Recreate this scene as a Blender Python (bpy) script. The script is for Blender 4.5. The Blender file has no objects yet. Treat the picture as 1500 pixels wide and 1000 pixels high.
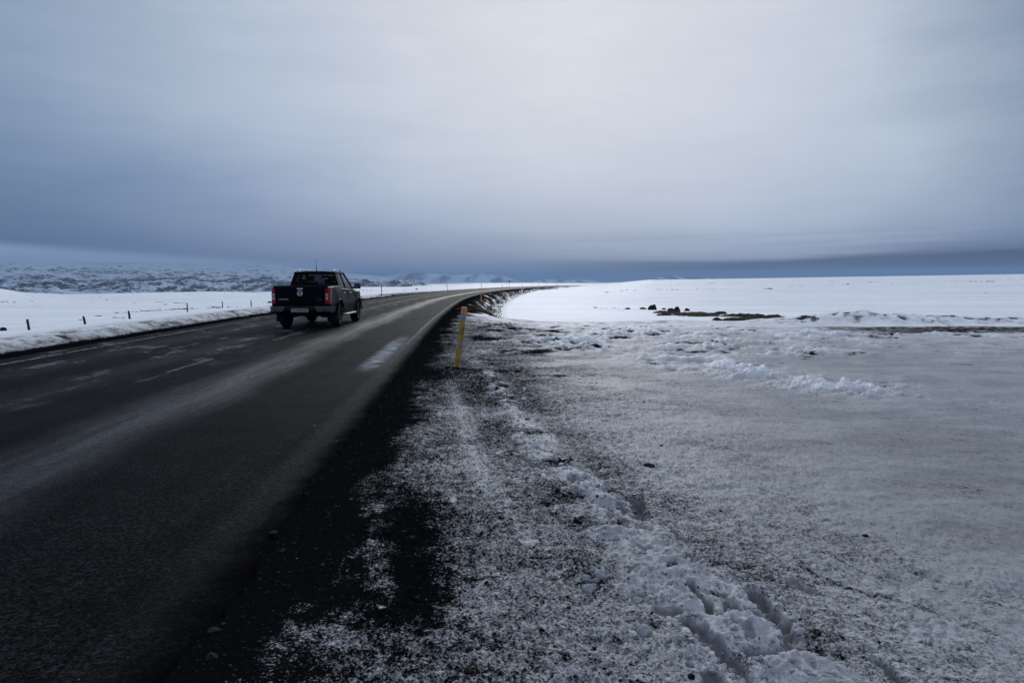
import bpy, bmesh, math, random
import numpy as np
from mathutils import Vector, Matrix, Euler

random.seed(7); RNG = np.random.RandomState(7)
sc = bpy.context.scene
C = sc.collection
R = math.radians

# ---------------------------------------------------------------- camera
EYE = 1.45
PITCH = math.atan(88/1000)
cam_d = bpy.data.cameras.new('camera'); cam = bpy.data.objects.new('camera', cam_d); C.objects.link(cam)
cam.location = (0, 0, EYE); cam.rotation_euler = (math.pi/2-PITCH, 0, 0)
cam_d.sensor_width = 36; cam_d.lens = 24; cam_d.clip_start = .05; cam_d.clip_end = 60000
sc.camera = cam

# ---------------------------------------------------------------- light: overcast evening sky + weak soft sun
SUN_EL, SUN_AZ = R(25), R(3)          # azimuth from +Y towards +X
sd = bpy.data.lights.new('sun', 'SUN'); sun = bpy.data.objects.new('sun', sd); C.objects.link(sun)
sd.energy = 1.3; sd.angle = R(14); sd.color = (1, .985, .975)
sun.rotation_euler = (R(90)-SUN_EL, 0, math.pi-SUN_AZ)

w = bpy.data.worlds.new('World'); sc.world = w; w.use_nodes = True
nt = w.node_tree; N = nt.nodes; L = nt.links
for n in list(N): N.remove(n)

class G:
    """tiny node-graph helper"""
    def __init__(s, tree): s.t = tree; s.N = tree.nodes; s.L = tree.links
    def put(s, sock, v):
        if v is None: return
        if hasattr(v, 'is_output') or isinstance(v, bpy.types.NodeSocket): s.L.new(v, sock)
        else: sock.default_value = v
    def m(s, op, a, b=None, c=None, clamp=False):
        n = s.N.new('ShaderNodeMath'); n.operation = op; n.use_clamp = clamp
        s.put(n.inputs[0], a); s.put(n.inputs[1], b); s.put(n.inputs[2], c)
        return n.outputs[0]
    def rng(s, v, a, b, c=0., d=1., smooth=True):
        n = s.N.new('ShaderNodeMapRange'); n.interpolation_type = 'SMOOTHSTEP' if smooth else 'LINEAR'
        s.put(n.inputs[0], v); s.put(n.inputs[1], a); s.put(n.inputs[2], b); s.put(n.inputs[3], c); s.put(n.inputs[4], d)
        return n.outputs[0]
    def ramp(s, v, stops, interp='B_SPLINE'):
        n = s.N.new('ShaderNodeValToRGB'); r = n.color_ramp; r.interpolation = interp
        while len(r.elements) > 1: r.elements.remove(r.elements[-1])
        for i, (p, c) in enumerate(stops):
            e = r.elements[0] if i == 0 else r.elements.new(p)
            e.position = p; e.color = (*c, 1) if len(c) == 3 else c
        s.put(n.inputs[0], v); return n.outputs[0]
    def mix(s, f, a, b, mode='MIX'):
        n = s.N.new('ShaderNodeMix'); n.data_type = 'RGBA'; n.blend_type = mode
        s.put(n.inputs[0], f)
        s.put(n.inputs[6], (*a, 1) if isinstance(a, tuple) and len(a) == 3 else a)
        s.put(n.inputs[7], (*b, 1) if isinstance(b, tuple) and len(b) == 3 else b)
        return n.outputs[2]
    def noise(s, vec, scale, detail=3, rough=.5, dist=0., dim='3D'):
        n = s.N.new('ShaderNodeTexNoise'); n.noise_dimensions = dim
        s.put(n.inputs['Vector'], vec); s.put(n.inputs['Scale'], scale); s.put(n.inputs['Detail'], detail)
        s.put(n.inputs['Roughness'], rough); s.put(n.inputs['Distortion'], dist)
        return n.outputs[0]
    def comb(s, x, y, z):
        n = s.N.new('ShaderNodeCombineXYZ'); s.put(n.inputs[0], x); s.put(n.inputs[1], y); s.put(n.inputs[2], z); return n.outputs[0]
    def sep(s, v):
        n = s.N.new('ShaderNodeSeparateXYZ'); s.put(n.inputs[0], v); return n.outputs

def lin(*c):
    return tuple(((v/255+.055)/1.055)**2.4 if v > 10 else v/255/12.92 for v in c)

g = G(nt)
tc = N.new('ShaderNodeTexCoord')
X, Y, Z = g.sep(tc.outputs['Generated'])
hyp = g.m('SQRT', g.m('ADD', g.m('MULTIPLY', X, X), g.m('MULTIPLY', Y, Y)))
el = g.m('DIVIDE', Z, g.m('MAXIMUM', hyp, .02))
az = g.m('ARCTAN2', X, Y)
# soft rolling cloud base, strongly flattened towards the horizon
cv = g.comb(g.m('MULTIPLY', az, 1.6), g.m('MULTIPLY', el, 7.), 0.)
n_big = g.noise(cv, 1.5, 4, .5)
n_str = g.noise(g.comb(g.m('MULTIPLY', az, 2.2), g.m('MULTIPLY', el, 34.), 3.), 1.3, 4, .55)
warp = g.m('ADD', g.m('MULTIPLY', g.m('SUBTRACT', n_big, .5), .10), g.m('MULTIPLY', g.m('SUBTRACT', n_str, .5), .02))
# the cloud base sits lower towards the right
tilt = g.m('MULTIPLY', g.rng(az, -.7, .55, -.03, .06), 1.)
e2 = g.m('ADD', g.m('ADD', el, tilt), g.m('MULTIPLY', warp, g.rng(el, .0, .15, .25, 1.)))
base = g.ramp(g.m('ADD', g.m('MULTIPLY', e2, .8), .1), [
    (.0, lin(118, 140, 178)), (.10, lin(120, 141, 178)), (.135, lin(132, 150, 182)), (.175, lin(170, 184, 208)),
    (.23, lin(196, 206, 221)), (.30, lin(210, 217, 228)), (.40, lin(213, 218, 228)), (.50, lin(210, 215, 225)),
    (.66, lin(216, 221, 230)), (.95, lin(228, 232, 238))])
azf = g.ramp(g.m('ADD', g.m('MULTIPLY', g.m('ADD', az, g.m('MULTIPLY', g.m('SUBTRACT', n_big, .5), .25)), .5/1.2), .5), [
    (.0, (.50, .55, .64)), (.20, (.33, .43, .54)), (.27, (.48, .58, .69)), (.36, (.75, .81, .88)), (.44, (.95, .96, .98)), (.53, (1., 1., 1.)),
    (.62, (.98, .98, 1.)), (.70, (.82, .87, .92)), (.78, (.38, .46, .57)), (.9, (.46, .51, .62)), (1., (.50, .55, .64))], 'LINEAR')
# overhead and behind, the overcast evens out
up = g.rng(el, .42, 1.3)
azf = g.mix(up, azf, (.74, .79, .84))
azf = g.mix(g.rng(el, .0, .05, .75, 0.), azf, (.72, .78, .88))
col = g.mix(1., base, azf, 'MULTIPLY')
# pale strip under the cloud on the left, dark bank low on the right
pale = g.m('MULTIPLY', g.rng(az, -.12, -.42), g.m('MULTIPLY', g.rng(el, -.01, .004), g.rng(g.m('ADD', el, g.m('MULTIPLY', g.m('ADD', az, .3), .06)), .030, .016)))
col = g.mix(g.m('MULTIPLY', pale, .85), col, lin(150, 172, 210))
de = g.m('ADD', el, g.m('ADD', g.m('MULTIPLY', az, -.012), g.m('MULTIPLY', g.m('SUBTRACT', n_str, .5), .034)))
dz_ = g.m('SUBTRACT', de, g.m('MULTIPLY', g.rng(az, .25, .70), .003))
dark = g.m('MULTIPLY', g.m('MULTIPLY', g.rng(az, -.10, .32), g.rng(dz_, .036, .018)), g.rng(dz_, .0, .014, .45, 1.))
col = g.mix(g.m('MULTIPLY', dark, .9), col, lin(30, 42, 66))
n_s2 = g.noise(g.comb(g.m('ADD', g.m('MULTIPLY', az, 1.7), g.m('MULTIPLY', el, 3.)), g.m('MULTIPLY', g.m('ADD', el, g.m('MULTIPLY', az, -.03)), 52.), 7.), 1., 5, .6)
col = g.mix(g.m('MULTIPLY', g.rng(az, .05, .4), g.m('MULTIPLY', g.rng(el, .018, .006), .5)), col, lin(150, 162, 182))
sk = g.m('MULTIPLY', g.rng(n_s2, .42, .66), g.m('MULTIPLY', g.rng(el, .09, .03), g.rng(az, -.25, .35, .10, .36)))
col = g.mix(sk, col, lin(58, 74, 104))
n_s3 = g.noise(g.comb(g.m('MULTIPLY', az, 3.2), g.m('MULTIPLY', el, 13.), 5.), 1.4, 6, .62)
kk = g.rng(n_s3, .3, .72, .945, 1.03, False)
col = g.mix(1., col, g.comb(kk, kk, kk), 'MULTIPLY')
sky = N.new('ShaderNodeTexSky'); sky.sky_type = 'NISHITA'; sky.sun_disc = False
sky.sun_elevation = SUN_EL; sky.sun_rotation = SUN_AZ
x10 = g.mix(1., col, (10., 10., 10.), 'MULTIPLY')
fin = g.mix(.96, sky.outputs[0], x10)
bg = N.new('ShaderNodeBackground'); L.new(fin, bg.inputs[0]); bg.inputs[1].default_value = .10
wo = N.new('ShaderNodeOutputWorld'); L.new(bg.outputs[0], wo.inputs[0])

sc.view_settings.view_transform = 'Standard'; sc.view_settings.look = 'None'
sc.view_settings.exposure = 0; sc.view_settings.gamma = 1
sc.cycles.use_denoising = True
sc.cycles.max_bounces = 8; sc.cycles.diffuse_bounces = 3; sc.cycles.glossy_bounces = 3
sc.cycles.transparent_max_bounces = 12; sc.cycles.volume_bounces = 1

# ---------------------------------------------------------------- numeric helpers
def ss(a, b, v):
    t = np.clip((v-a)/(b-a), 0, 1); return t*t*(3-2*t)

def spl(xs, ys, q):
    xs = np.asarray(xs, float); ys = np.asarray(ys, float)
    m = np.gradient(ys, xs)
    q = np.asarray(q, float); i = np.clip(np.searchsorted(xs, q)-1, 0, len(xs)-2)
    h = xs[i+1]-xs[i]; t = (q-xs[i])/h
    tc_ = np.clip(t, 0, 1)
    r = ((2*tc_**3-3*tc_**2+1)*ys[i]+(tc_**3-2*tc_**2+tc_)*h*m[i]+(-2*tc_**3+3*tc_**2)*ys[i+1]+(tc_**3-tc_**2)*h*m[i+1])
    r = r+np.where(t < 0, (q-xs[0])*m[0], 0)+np.where(t > 1, (q-xs[-1])*m[-1], 0)
    return r

def _h(ix, iy, seed):
    n = (ix.astype(np.int64)*374761393+iy.astype(np.int64)*668265263+seed*1442695041) & 0xffffffff
    n = ((n ^ (n >> 13))*1274126177) & 0xffffffff
    return ((n ^ (n >> 16)) & 0xffff)/65535.

def pn(x, y, seed=0):
    ix = np.floor(x); iy = np.floor(y); fx = x-ix; fy = y-iy
    u = fx*fx*fx*(fx*(fx*6-15)+10); v = fy*fy*fy*(fy*(fy*6-15)+10)
    def gr(a, b):
        t = _h(ix+a, iy+b, seed)*2*np.pi
        return np.cos(t)*(fx-a)+np.sin(t)*(fy-b)
    return (gr(0, 0)*(1-u)+gr(1, 0)*u)*(1-v)*1.5+(gr(0, 1)*(1-u)+gr(1, 1)*u)*v*1.5

def fbm(x, y, o=4, seed=0, gain=.5):
    s = 0; a = 1; t = 0
    for k in range(o):
        s = s+a*pn(x*2**k+k*17.3, y*2**k-k*9.1, seed+k); t += a; a *= gain
    return s/t*1.3

def ridged(x, y, o=4, seed=0):
    s = 0; a = 1; t = 0
    for k in range(o):
        s = s+a*(1-np.abs(pn(x*2**k+k*7.7, y*2**k+k*3.1, seed+k))*1.6); t += a; a *= .5
    return s/t

def lumps(x, y, seed=0):
    """rounded lumps: worley distance turned into domes, 0..1"""
    ix = np.floor(x); iy = np.floor(y); best = np.full(x.shape, 9.)
    for a in (-1, 0, 1):
        for b in (-1, 0, 1):
            cx = ix+a+_h(ix+a, iy+b, seed); cy = iy+b+_h(ix+a, iy+b, seed+5)
            r = .35+.65*_h(ix+a, iy+b, seed+9)
            q = ((x-cx)**2+(y-cy)**2)/(r*r)
            best = np.minimum(best, q)
    return np.sqrt(np.clip(1-best, 0, 1))

# ---------------------------------------------------------------- road line and terrain
RY = [-200, -60, 0, 30, 60, 100, 150, 200, 250, 300, 360, 420, 500, 600]
RX = [7.0, -1.2, -4.83, -6.63, -7.5, -5.9, 0., 10.5, 25, 43, 70, 100, 145, 210]
ZY = [-200, 0, 150, 200, 245, 262, 290, 325, 360, 400, 430, 480, 600]
ZZ = [0, 0, 0, -.02, -.05, -.3, -.9, -.6, .9, 2.35, 2.55, 1.0, -4]
def road_x(y): return spl(RY, RX, y)
def road_z(y): return spl(ZY, ZZ, y)
def lat(x, y):
    y = np.asarray(y, float)
    hd = (road_x(y+1)-road_x(y-1))/2
    return (x-road_x(y))/np.sqrt(1+hd*hd)

def crest(x, y):
    th = np.degrees(np.arctan2(x, y))
    hc = np.interp(th, [-180, -60, -37, -35.5, -33, -28, -24, -20.5, -16, -12.5, -9, -7, -3, 1, 5, 8, 11.5, 16, 26, 37, 60, 180],
                       [-1, 0, -.15, -1.4, -2.1, -1.7, -1.6, -1.9, -1.0, -.4, -.55, .1, .5, .6, .1, .2, 2.4, 2.75, 3.8, 4.8, 5, -1])
    rc = np.interp(th, [-180, -20, -5, 5, 12, 60, 180], [200, 200, 230, 300, 420, 400, 200])
    deep = np.interp(th, [-180, -60, -20, -12, -3, 12, 60, 180], [-30, -30, -34, -30, -9, -12, -25, -30])
    return hc, rc, deep

PXR = [(700, 520), (750, 600), (790, 650), (835, 705), (885, 745), (935, 800), (1000, 860), (1060, 905), (1130, 960), (1180, 1010)]
def pix_dir(u, v):
    a = (u-750)/1000; b = (500-v)/1000
    return np.array([a, math.cos(PITCH)+b*math.sin(PITCH), -math.sin(PITCH)+b*math.cos(PITCH)])
def pix0(u, v, z=0.):
    d = pix_dir(u, v); t = (z-EYE)/d[2]; return d[0]*t, d[1]*t
_rp = sorted([pix0(u, v)[::-1] for u, v in PXR]); RID_Y = [p[0] for p in _rp]; RID_X = [p[1] for p in _rp]
def ridge_x(y): return np.interp(y, [-3.]+RID_Y+[22.], [2.6]+RID_X+[-1.6])

def base_h(x, y):
    d = lat(x, y); rz = road_z(y); r = np.hypot(x, y)
    hc, rc, deep = crest(x, y)
    zr = np.interp(y, [-50, 8, 15, 25, 32, 45, 60], [0, 0, -.05, -.25, -.5, -.95, -1.05])
    zl = np.interp(-d, [4, 7, 12, 25, 40], [.1, .02, -.4, -.95, -1.1])
    z = np.where(d > 0, zr, zl)
    z = z+(hc-z)*ss(55, 1, np.zeros(1))*0+(hc-z)*ss(60, rc, r)
    z = z+(deep-z)*ss(rc, rc*4.5, r)
    z = z+fbm(x/38, y/38, 3, 3)*.28*ss(50, 140, r)*(1-ss(250, 400, r))
    # tie to the road
    bank = rz+np.interp(-d, [3.9, 4.1, 4.5, 4.95, 5.6, 7, 9], [-.03, .0, .0, .13, .17, .10, .02])*np.interp(y, [-50, 60, 120, 200], [1, 1, .35, .2])
    z = np.where(d < 0, bank+(z-bank)*ss(5.5, 13, -d), z)
    wd = np.interp(y, [0, 20, 40, 400], [6, 5, 2.4, 2.6])
    z = np.where(d > 0, rz-.01+(z-(rz-.01))*ss(4.2, 4.2+wd, d), z)
    return z

def edge_n(x, y):
    return fbm(x*1.6, y*.5, 2, 41)*.55+fbm(x*6, y*3.5, 4, 43)*.6

# hollows kicked and driven into the dirty snow: pixel end points, half width (m), depth (m)
GOUGE = [((931, 725), (938, 752), .062, .13), ((938, 768), (948, 772), .05, .05), ((838, 703), (862, 708), .07, .085),
         ((985, 775), (1012, 792), .035, .045), ((905, 738), (915, 748), .03, .04), ((1015, 862), (1040, 900), .032, .075),
         ((1052, 868), (1085, 905), .045, .08), ((1105, 868), (1150, 930), .06, .10), ((1150, 925), (1170, 955), .05, .05),
         ((1100, 960), (1165, 958), .045, .08), ((1010, 905), (1065, 965), .045, .09), ((1060, 955), (1090, 990), .05, .08),
         ((965, 890), (990, 893), .045, .05), ((1160, 850), (1185, 862), .05, .03), ((1290, 968), (1330, 1000), .045, .06),
         ((1040, 985), (1045, 1010), .05, .06), ((740, 640), (752, 655), .05, .04), ((765, 670), (800, 690), .03, .03),
         ((690, 600), (700, 640), .05, .03), ((1115, 715), (1200, 745), .02, .02)]
_rg = np.random.RandomState(21)
for _k in range(26):
    _y = _rg.uniform(2.3, 9.5); _a = _rg.uniform(0, 6.28); _l = _rg.uniform(.03, .13)
    GOUGE.append((None, (ridge_x(_y)+_rg.normal(0, .14), _y, _l*math.cos(_a), _l*math.sin(_a)), _rg.uniform(.018, .045), _rg.uniform(.02, .055)))
def gouges(x, y):
    dz = np.zeros_like(x); ins = np.zeros_like(x); rim = np.zeros_like(x)
    m = (y > 1.5) & (y < 9) & (np.abs(x) < 6)
    xx = x[m]+.022*pn(x[m]*11, y[m]*11, 71)+.01*pn(x[m]*27, y[m]*27, 73); yy = y[m]+.022*pn(x[m]*11, y[m]*11, 72)+.01*pn(x[m]*27, y[m]*27, 74)
    o = np.zeros_like(xx); i_ = np.zeros_like(xx); r_ = np.zeros_like(xx)
    nz_ = fbm(xx*16, yy*16, 3, 176)
    for p, q, hw, dp in GOUGE:
        hw = hw*.85
        if p is None: ax, ay = q[0], q[1]; bx, by = q[0]+q[2], q[1]+q[3]
        else: ax, ay = pix0(*p); bx, by = pix0(*q)
        vx, vy = bx-ax, by-ay; l2 = vx*vx+vy*vy+1e-9
        t = np.clip(((xx-ax)*vx+(yy-ay)*vy)/l2, 0, 1)
        e = np.hypot(xx-ax-vx*t, yy-ay-vy*t)/hw
        o = np.minimum(o, -dp*.66*(1-ss(.35, 1.15, e))*(1+.45*nz_))+dp*.14*np.exp(-((e-1.35)/.28)**2)*(o > -.02)
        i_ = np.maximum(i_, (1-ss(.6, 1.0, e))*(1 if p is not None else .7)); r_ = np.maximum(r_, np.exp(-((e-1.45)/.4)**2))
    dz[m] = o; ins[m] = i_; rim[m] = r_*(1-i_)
    return dz, ins, rim

def berm_y(x): return 29.5+fbm(x*.15, x*0+3, 2, 12)*1.3
def berm_a(x, y):
    return np.interp(x, [-6, -3, 2, 7, 10, 12.5, 15.5, 19, 22, 28, 60], [0, .13, .12, .16, .12, .34, .52, .34, .30, .42, .3])

def sw_(y): return ss(26, 30, y)
LM_MEAN, LM_STD = .43, .26
def terrain(x, y):
    """height, dirt, tone, brown, region (0 ground, 1 verge, 2 bank)"""
    d = lat(x, y); r = np.hypot(x, y); z = base_h(x, y)
    near = 1-ss(25, 70, r)
    en = edge_n(x, y)
    # --- masks
    lot = (d > 4.0)*(1-ss(24, 33, y))*1.
    rx = ridge_x(y); pt = ss(-.25, .35, fbm(x*.55, y*.9, 3, 141))
    rid = (.35+.65*ss(-.3, .25, fbm(x*1.6, y*1.6, 2, 142)))*np.exp(-((x-rx-.06*fbm(x*2, y*2, 2, 8))/np.interp(y, [2, 5, 8, 14], [.26, .19, .13, .3]))**2)*(y > -2)*(1-ss(8.5, 16, y))
    rid2 = np.exp(-((x-rx+.62)/.10)**2)*ss(3.2, 5, y)*(1-ss(8, 11, y))*.45
    churn = ss(12.5, 15, y+fbm(x*.4, y*.4, 2, 22)*1.5)*(1-ss(19.5, 21.5, y))*ss(4.3, 5.5, d)*np.interp(x, [-2, 3, 6, 9, 12, 30], [.55, .6, .85, .55, .25, .3])
    churn2 = np.exp(-((.95*x+.313*y-7.06+.5*fbm(x*.6, y*.6, 2, 170))/.95)**2)*ss(7.2, 9.5, y)*(1-ss(16, 18.5, y))
    churn3 = ss(19.5, 20.5, y)*(1-ss(26, 28, y))*ss(4.6, 6, d)*np.interp(x, [3, 8, 11], [.8, .5, .0])
    churn4 = np.exp(-((y-20.0-.02*x)/.7)**2)*ss(6, 10, x)*.7
    by = berm_y(x); ba = berm_a(x, y)*(d > 4.5)
    bm = np.exp(-(((y-by)/np.where(y < by, 1.3, 2.6))**2))*ss(4.6, 7, d)
    bank = np.exp(-((-d-5.15)/.55)**2)*(d < -4.1)*(1-ss(70, 140, y))
    side = ss(20.6, 21.4, y-.02*x)*(1-ss(25.8, 27.2, y))*ss(9.0, 13, x)
    churn = churn*pt; churn2 = churn2*(.3+.7*pt); churn3 = churn3*(.25+.75*pt); churn4 = churn4*(.3+.7*pt)
    # --- relief
    z = z+bm*ba*(1+.35*fbm(x*.7, y*.7, 3, 31))
    nm = r < 70
    xs, ys = x[nm], y[nm]
    cz = np.zeros_like(x)
    big = (rid*.064+rid2*.05+churn*.17+churn2*.17+churn3*.16+churn4*.17+bank*.07+bm*ba*.20)
    wx = xs+.12*pn(xs*3.1, ys*3.1, 2)+.04*pn(xs*9, ys*9, 3); wy = ys+.12*pn(xs*3.1, ys*3.1, 4)+.04*pn(xs*9, ys*9, 5)
    hf = 1-ss(9, 13, ys)                      # the finest crumbs only where the sheet resolves them
    an = np.interp(ys, [9, 13], [1., .62])
    lum = .50*lumps(wx*2.3*an, wy*2.5*an, 51)+.32*lumps(wx*5.2*an, wy*5.2*an, 52)+hf*(.20*lumps(wx*13, wy*13, 53)+.14*lumps(wx*27, wy*27, 54))+(1-hf)*.12
    rd = np.where(ys > 11, ridged(xs*1.3, ys*1.5, 3, 63), ridged(xs*1.9, ys*2.2, 6, 61))-.62
    cz[nm] = big[nm]*(lum*.75+rd*1.5-.12+hf*(.35*ridged(xs*9, ys*9, 3, 62)-.22))
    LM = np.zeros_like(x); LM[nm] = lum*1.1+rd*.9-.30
    z = z+cz
    # fine grit relief over everything close by
    vr = ss(3.95, 4.25, d)*(1-ss(26, 40, r))
    fine = np.zeros_like(x)
    n2 = (r < 30) & (d > 3.5)
    xs2, ys2 = x[n2], y[n2]
    fl = fbm(xs2*22, ys2*22, 3, 81)*.0065+fbm(xs2*6.5, ys2*6.5, 3, 83)*.011+lumps(xs2*34, ys2*34, 85)*.006*(pn(xs2*3, ys2*3, 86) > 0)
    fine[n2] = fl*np.clip(1.2-side[n2]*.5, 0, 2)
    amp = np.interp(x-rx, [-6, -.6, .4, 2.5, 5], [1.2, 1.5, 1.3, .45, .3])
    fine[n2] += (x-rx > .3)[n2]*(fbm(xs2*1.6, ys2*2.6, 3, 160)*.012+.006*ridged(xs2*3.5, ys2*5, 3, 161)*ss(-.1, .4, fbm(xs2*.7, ys2*.9, 3, 162)))*(1-.6*side[n2])
    z = z+fine*amp*vr
    # drive-over undulation of the lay-by
    z = z+fbm(x*.55, y*.9, 3, 91)*.035*lot*ss(4.5, 7, d)
    al = x*.57-y*.82; ac = x*.82+y*.57
    stk = fbm(al*.28, ac*3.2, 3, 143)*.6+fbm(al*.5+3, ac*11, 3, 144)*.5
    sth = fbm(x*.35, y*3.6, 3, 145)*.6+fbm(x*.9, y*9, 2, 146)*.5
    mx_ = ss(8, 12, y); stx = stk*(1-mx_)+sth*mx_; lotr = lot*ss(.4, 1.6, x-rx)
    z = z+stx*.008*lotr
    # ruts along the side road
    z = z+side*.03*pn(y*3.2+x*.1, x*.08, 95)
    z = z+.012*ss(4.6, 6, np.abs(d))*near*fbm(x*1.5, y*4, 3, 97)
    z = z+(.035*fbm(x*.10, y*.45, 4, 166)+.012*fbm(x*.5, y*1.9, 3, 167))*ss(28, 40, r)*(1-ss(300, 500, r))
    px_, py_ = pix0(669, 540); z = z+.05*np.exp(-((x-px_)**2+(y-py_)**2)/.03)*(1+fbm(x*8, y*8, 2, 168))
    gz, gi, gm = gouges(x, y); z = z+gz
    # gravel running up over the asphalt edge
    z = np.where(np.abs(d) < 3.70+.12*en, road_z(y)-.07, z)
    z = np.where((d >= 3.70+.12*en) & (d < 4.3), np.maximum(z, road_z(y)+.002+.004*fbm(x*20, y*20, 2, 99)), z)
    z = np.where((d <= -3.98+.06*en) & (d > -4.4), np.maximum(z, road_z(y)+.008), np.where((d > -3.98+.06*en) & (d < -3.0), road_z(y)-.07, z))
    # --- surface
    gb = 4.04+.30*en+.10*fbm(x*5, y*5, 3, 45)+.25*fbm(x*.7, y*.7, 3, 44)+.42*np.exp(-((y-3.5)/.75)**2)*(.6+en)+.10*np.exp(-((y-6.)/1.)**2)     # black gravel border
    gb = gb+.30*ss(26, 34, y)
    e = d-gb
    dirt_shade = np.where(e < 0, 1.0, np.interp(e, [0, .12, .4, 1.0, 1.8, 3, 5, 9], [.97, .78, .58, .50, .42, .30, .19, .15]))
    lobe = (.55+.45*ss(-.4, .2, fbm(x*7, y*3, 3, 149)))*np.exp(-(((d-4.50-.12*(3.7-y)*.5+.08*en)/.15)**2))*ss(2.5, 3., y)*(1-ss(4.2, 4.8, y))
    dirt_shade = np.where(e > 0, dirt_shade+.40*lobe, dirt_shade)
    dx = x-rx
    nr = 1-ss(9, 14, y)
    dirt_shade = np.where(e > .1, dirt_shade+nr*np.interp(dx, [-1.2, -.35, -.1, .1, .35, .8, 2], [.0, .06, .14, .14, .10, .0, -.04]), dirt_shade)
    dirt_shade = dirt_shade+(e > 0)*(.13*fbm(x*.8, y*1.3, 4, 111)+.09*fbm(x*3.5, y*9, 3, 113))
    dirt_shade = dirt_shade+.06*rid-.10*rid*ss(.0, .5, fbm(x*2.4, y*2.4, 3, 115)+.05)-.35*rid2-.33*churn2-.20*churn*ss(6, 8, x)-.3*gi
    cm = np.clip(churn+churn2+churn3+churn4+.8*rid+.7*bm*np.minimum(ba*3, 1)+.8*bank, 0, 1)
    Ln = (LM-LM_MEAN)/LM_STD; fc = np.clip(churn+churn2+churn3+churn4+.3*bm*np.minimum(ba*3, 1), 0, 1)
    dirt_shade = np.where((e > 0)|(d < 0), dirt_shade-(cm-fc)*(cm > fc)*LM*1.5+.36*(cm-fc)*(cm > fc)+fc*(.17-.26*np.clip(Ln, -1.2, 1.4)+.60*ss(.5, 1.05, -Ln)), dirt_shade)  # dirt, plus hollows of the churn darkened to stand in for relief shading
    patch = ss(.50, .72, fbm(x*4.1, y*4.1, 4, 117, .65))*(e > .15)*(d < 6.5)*(y < 12)
    dirt_shade = dirt_shade-.40*patch
    dirt_shade = dirt_shade+lotr*(.15*np.clip(stx, -.3, .9)+.10*ss(.1, .5, fbm(x*.9+al*.3, y*1.4, 4, 147)))
    s1 = ridged(x*.42+.3*pn(x*.7, y*.7, 171), y*.9, 4, 172); s2 = ridged(al*.5, ac*2.6+.4*pn(al, ac, 173), 4, 174)
    gate = ss(.0, .35, fbm(x*.33, y*.4, 3, 175))
    dirt_shade = dirt_shade+(e > .6)*(1-sw_(y))*gate*(.55*ss(.77, .88, s1)*ss(9, 12, y)*(x > rx+.4)+.24*ss(.77, .90, s2)*(1-ss(9, 12, y))*(x > rx+.7))
    dirt_shade = dirt_shade+(e > 0)*ss(6.5, 10, y)*(1-ss(20, 27, y))*.17*np.exp(-((d-5.9)/1.7)**2)
    icy = ss(-.15, .35, fbm(x*.8+al*.2, y*1.1, 4, 163)); fl_ = ss(.3, 2., x-rx)*(1-ss(14, 24, y))*(d > 4.5)
    dirt_shade = dirt_shade*(1-fl_*(.08+.46*icy))
    dirt_shade = dirt_shade+side*(.52+.3*stx)+.1*bm*(y < by)
    sw = ss(28.5, 34, y+3.5*fbm(x*.4, y*.2, 3, 120))
    emb = np.interp(e+1.3*fbm(x*.35, y*.2, 3, 118)+.5*fbm(x*1.2, y*.8, 2, 119), [-9, 0, .4, 1.0, 1.7], [1, 1, .85, .35, .0])
    dirt_shade = np.where(e > 0, dirt_shade+.30*np.clip(bm*3*ba, 0, 1)*(.8+1.2*fbm(x*1.1, y*1.4, 3, 150))*(1-ss(.3, 2.2, y-by)), dirt_shade)
    dirt_shade = dirt_shade*(1-sw)+emb*sw
    far_clean = ss(29.5, 34, y+2.5*fbm(x*.5, y*.8, 4, 165)+1.2*en)*ss(6.5, 9, d)
    dirt_shade = np.where(far_clean > 0, dirt_shade*(1-far_clean), dirt_shade)
    left = d < 0
    lb = -d-4.48-.06*en
    ld = np.where(lb < 0, 1., np.interp(lb, [0, .1, .35, .9, 1.5, 2.2, 3.6], [.9, .5, .46, .42, .22, .08, .0]))
    ld = ld-bank*LM*.6+.22*bank+(lb > 0)*(.22*fbm(x*1.2, y*1.2, 3, 121)+.12*fbm(x*4, y*4, 2, 122))*(1-ss(1.6, 4, lb))  # left-hand dirt, with relief shade painted into the bank's hollows
    ld = np.where(lb > 0, ld*(1-.6*ss(60, 130, y)), ld)
    dirt_shade = np.where(left, ld, dirt_shade)
    dirt_shade = np.where(np.abs(d) < 3.6, 1., dirt_shade)
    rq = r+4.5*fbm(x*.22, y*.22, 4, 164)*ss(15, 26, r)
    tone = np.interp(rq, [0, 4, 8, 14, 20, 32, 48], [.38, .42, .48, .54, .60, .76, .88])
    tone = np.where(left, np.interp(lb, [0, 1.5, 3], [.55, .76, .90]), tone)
    tone = np.where((~left) & (d < 7) & (y > 33), .75, tone); tone = tone*(1-.12*fl_*(1-icy)+.05*fl_*icy)+.22*cm*np.clip(LM, -.3, .5)+fc*(.05+.12*np.clip(Ln, -1, 1.6))+.06*churn2*ss(-.5, .6, Ln)  # lump tops paler, hollows darker: relief light and shade put into the tone
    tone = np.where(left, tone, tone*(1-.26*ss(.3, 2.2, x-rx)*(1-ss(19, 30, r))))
    tone = tone*(1+.10*fbm(x*.5, y*.9, 3, 131)*near)+.14*patch+.05*rid*ss(-.1, .4, fbm(x*3, y*3, 3, 148))+.20*churn2+.10*churn+.06*rid2+.09*gm  # hollow rims also lightened, to set off their painted shade
    tone = tone*(1+(.17*fbm(x*.03, y*.28, 4, 151)+.08*fbm(x*.15, y*1.1, 3, 152))*ss(26, 36, r))  # far field: faint shading of wind ripples painted into the snow tone
    tone = tone*(1-.14*rid)
    tone = tone*(1-gi)+.20*gi  # insides of the hollows darkened in colour to stand in for shade
    tone = np.clip(tone, .1, 1); dirt_shade = np.clip(dirt_shade, 0, 1)
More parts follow.
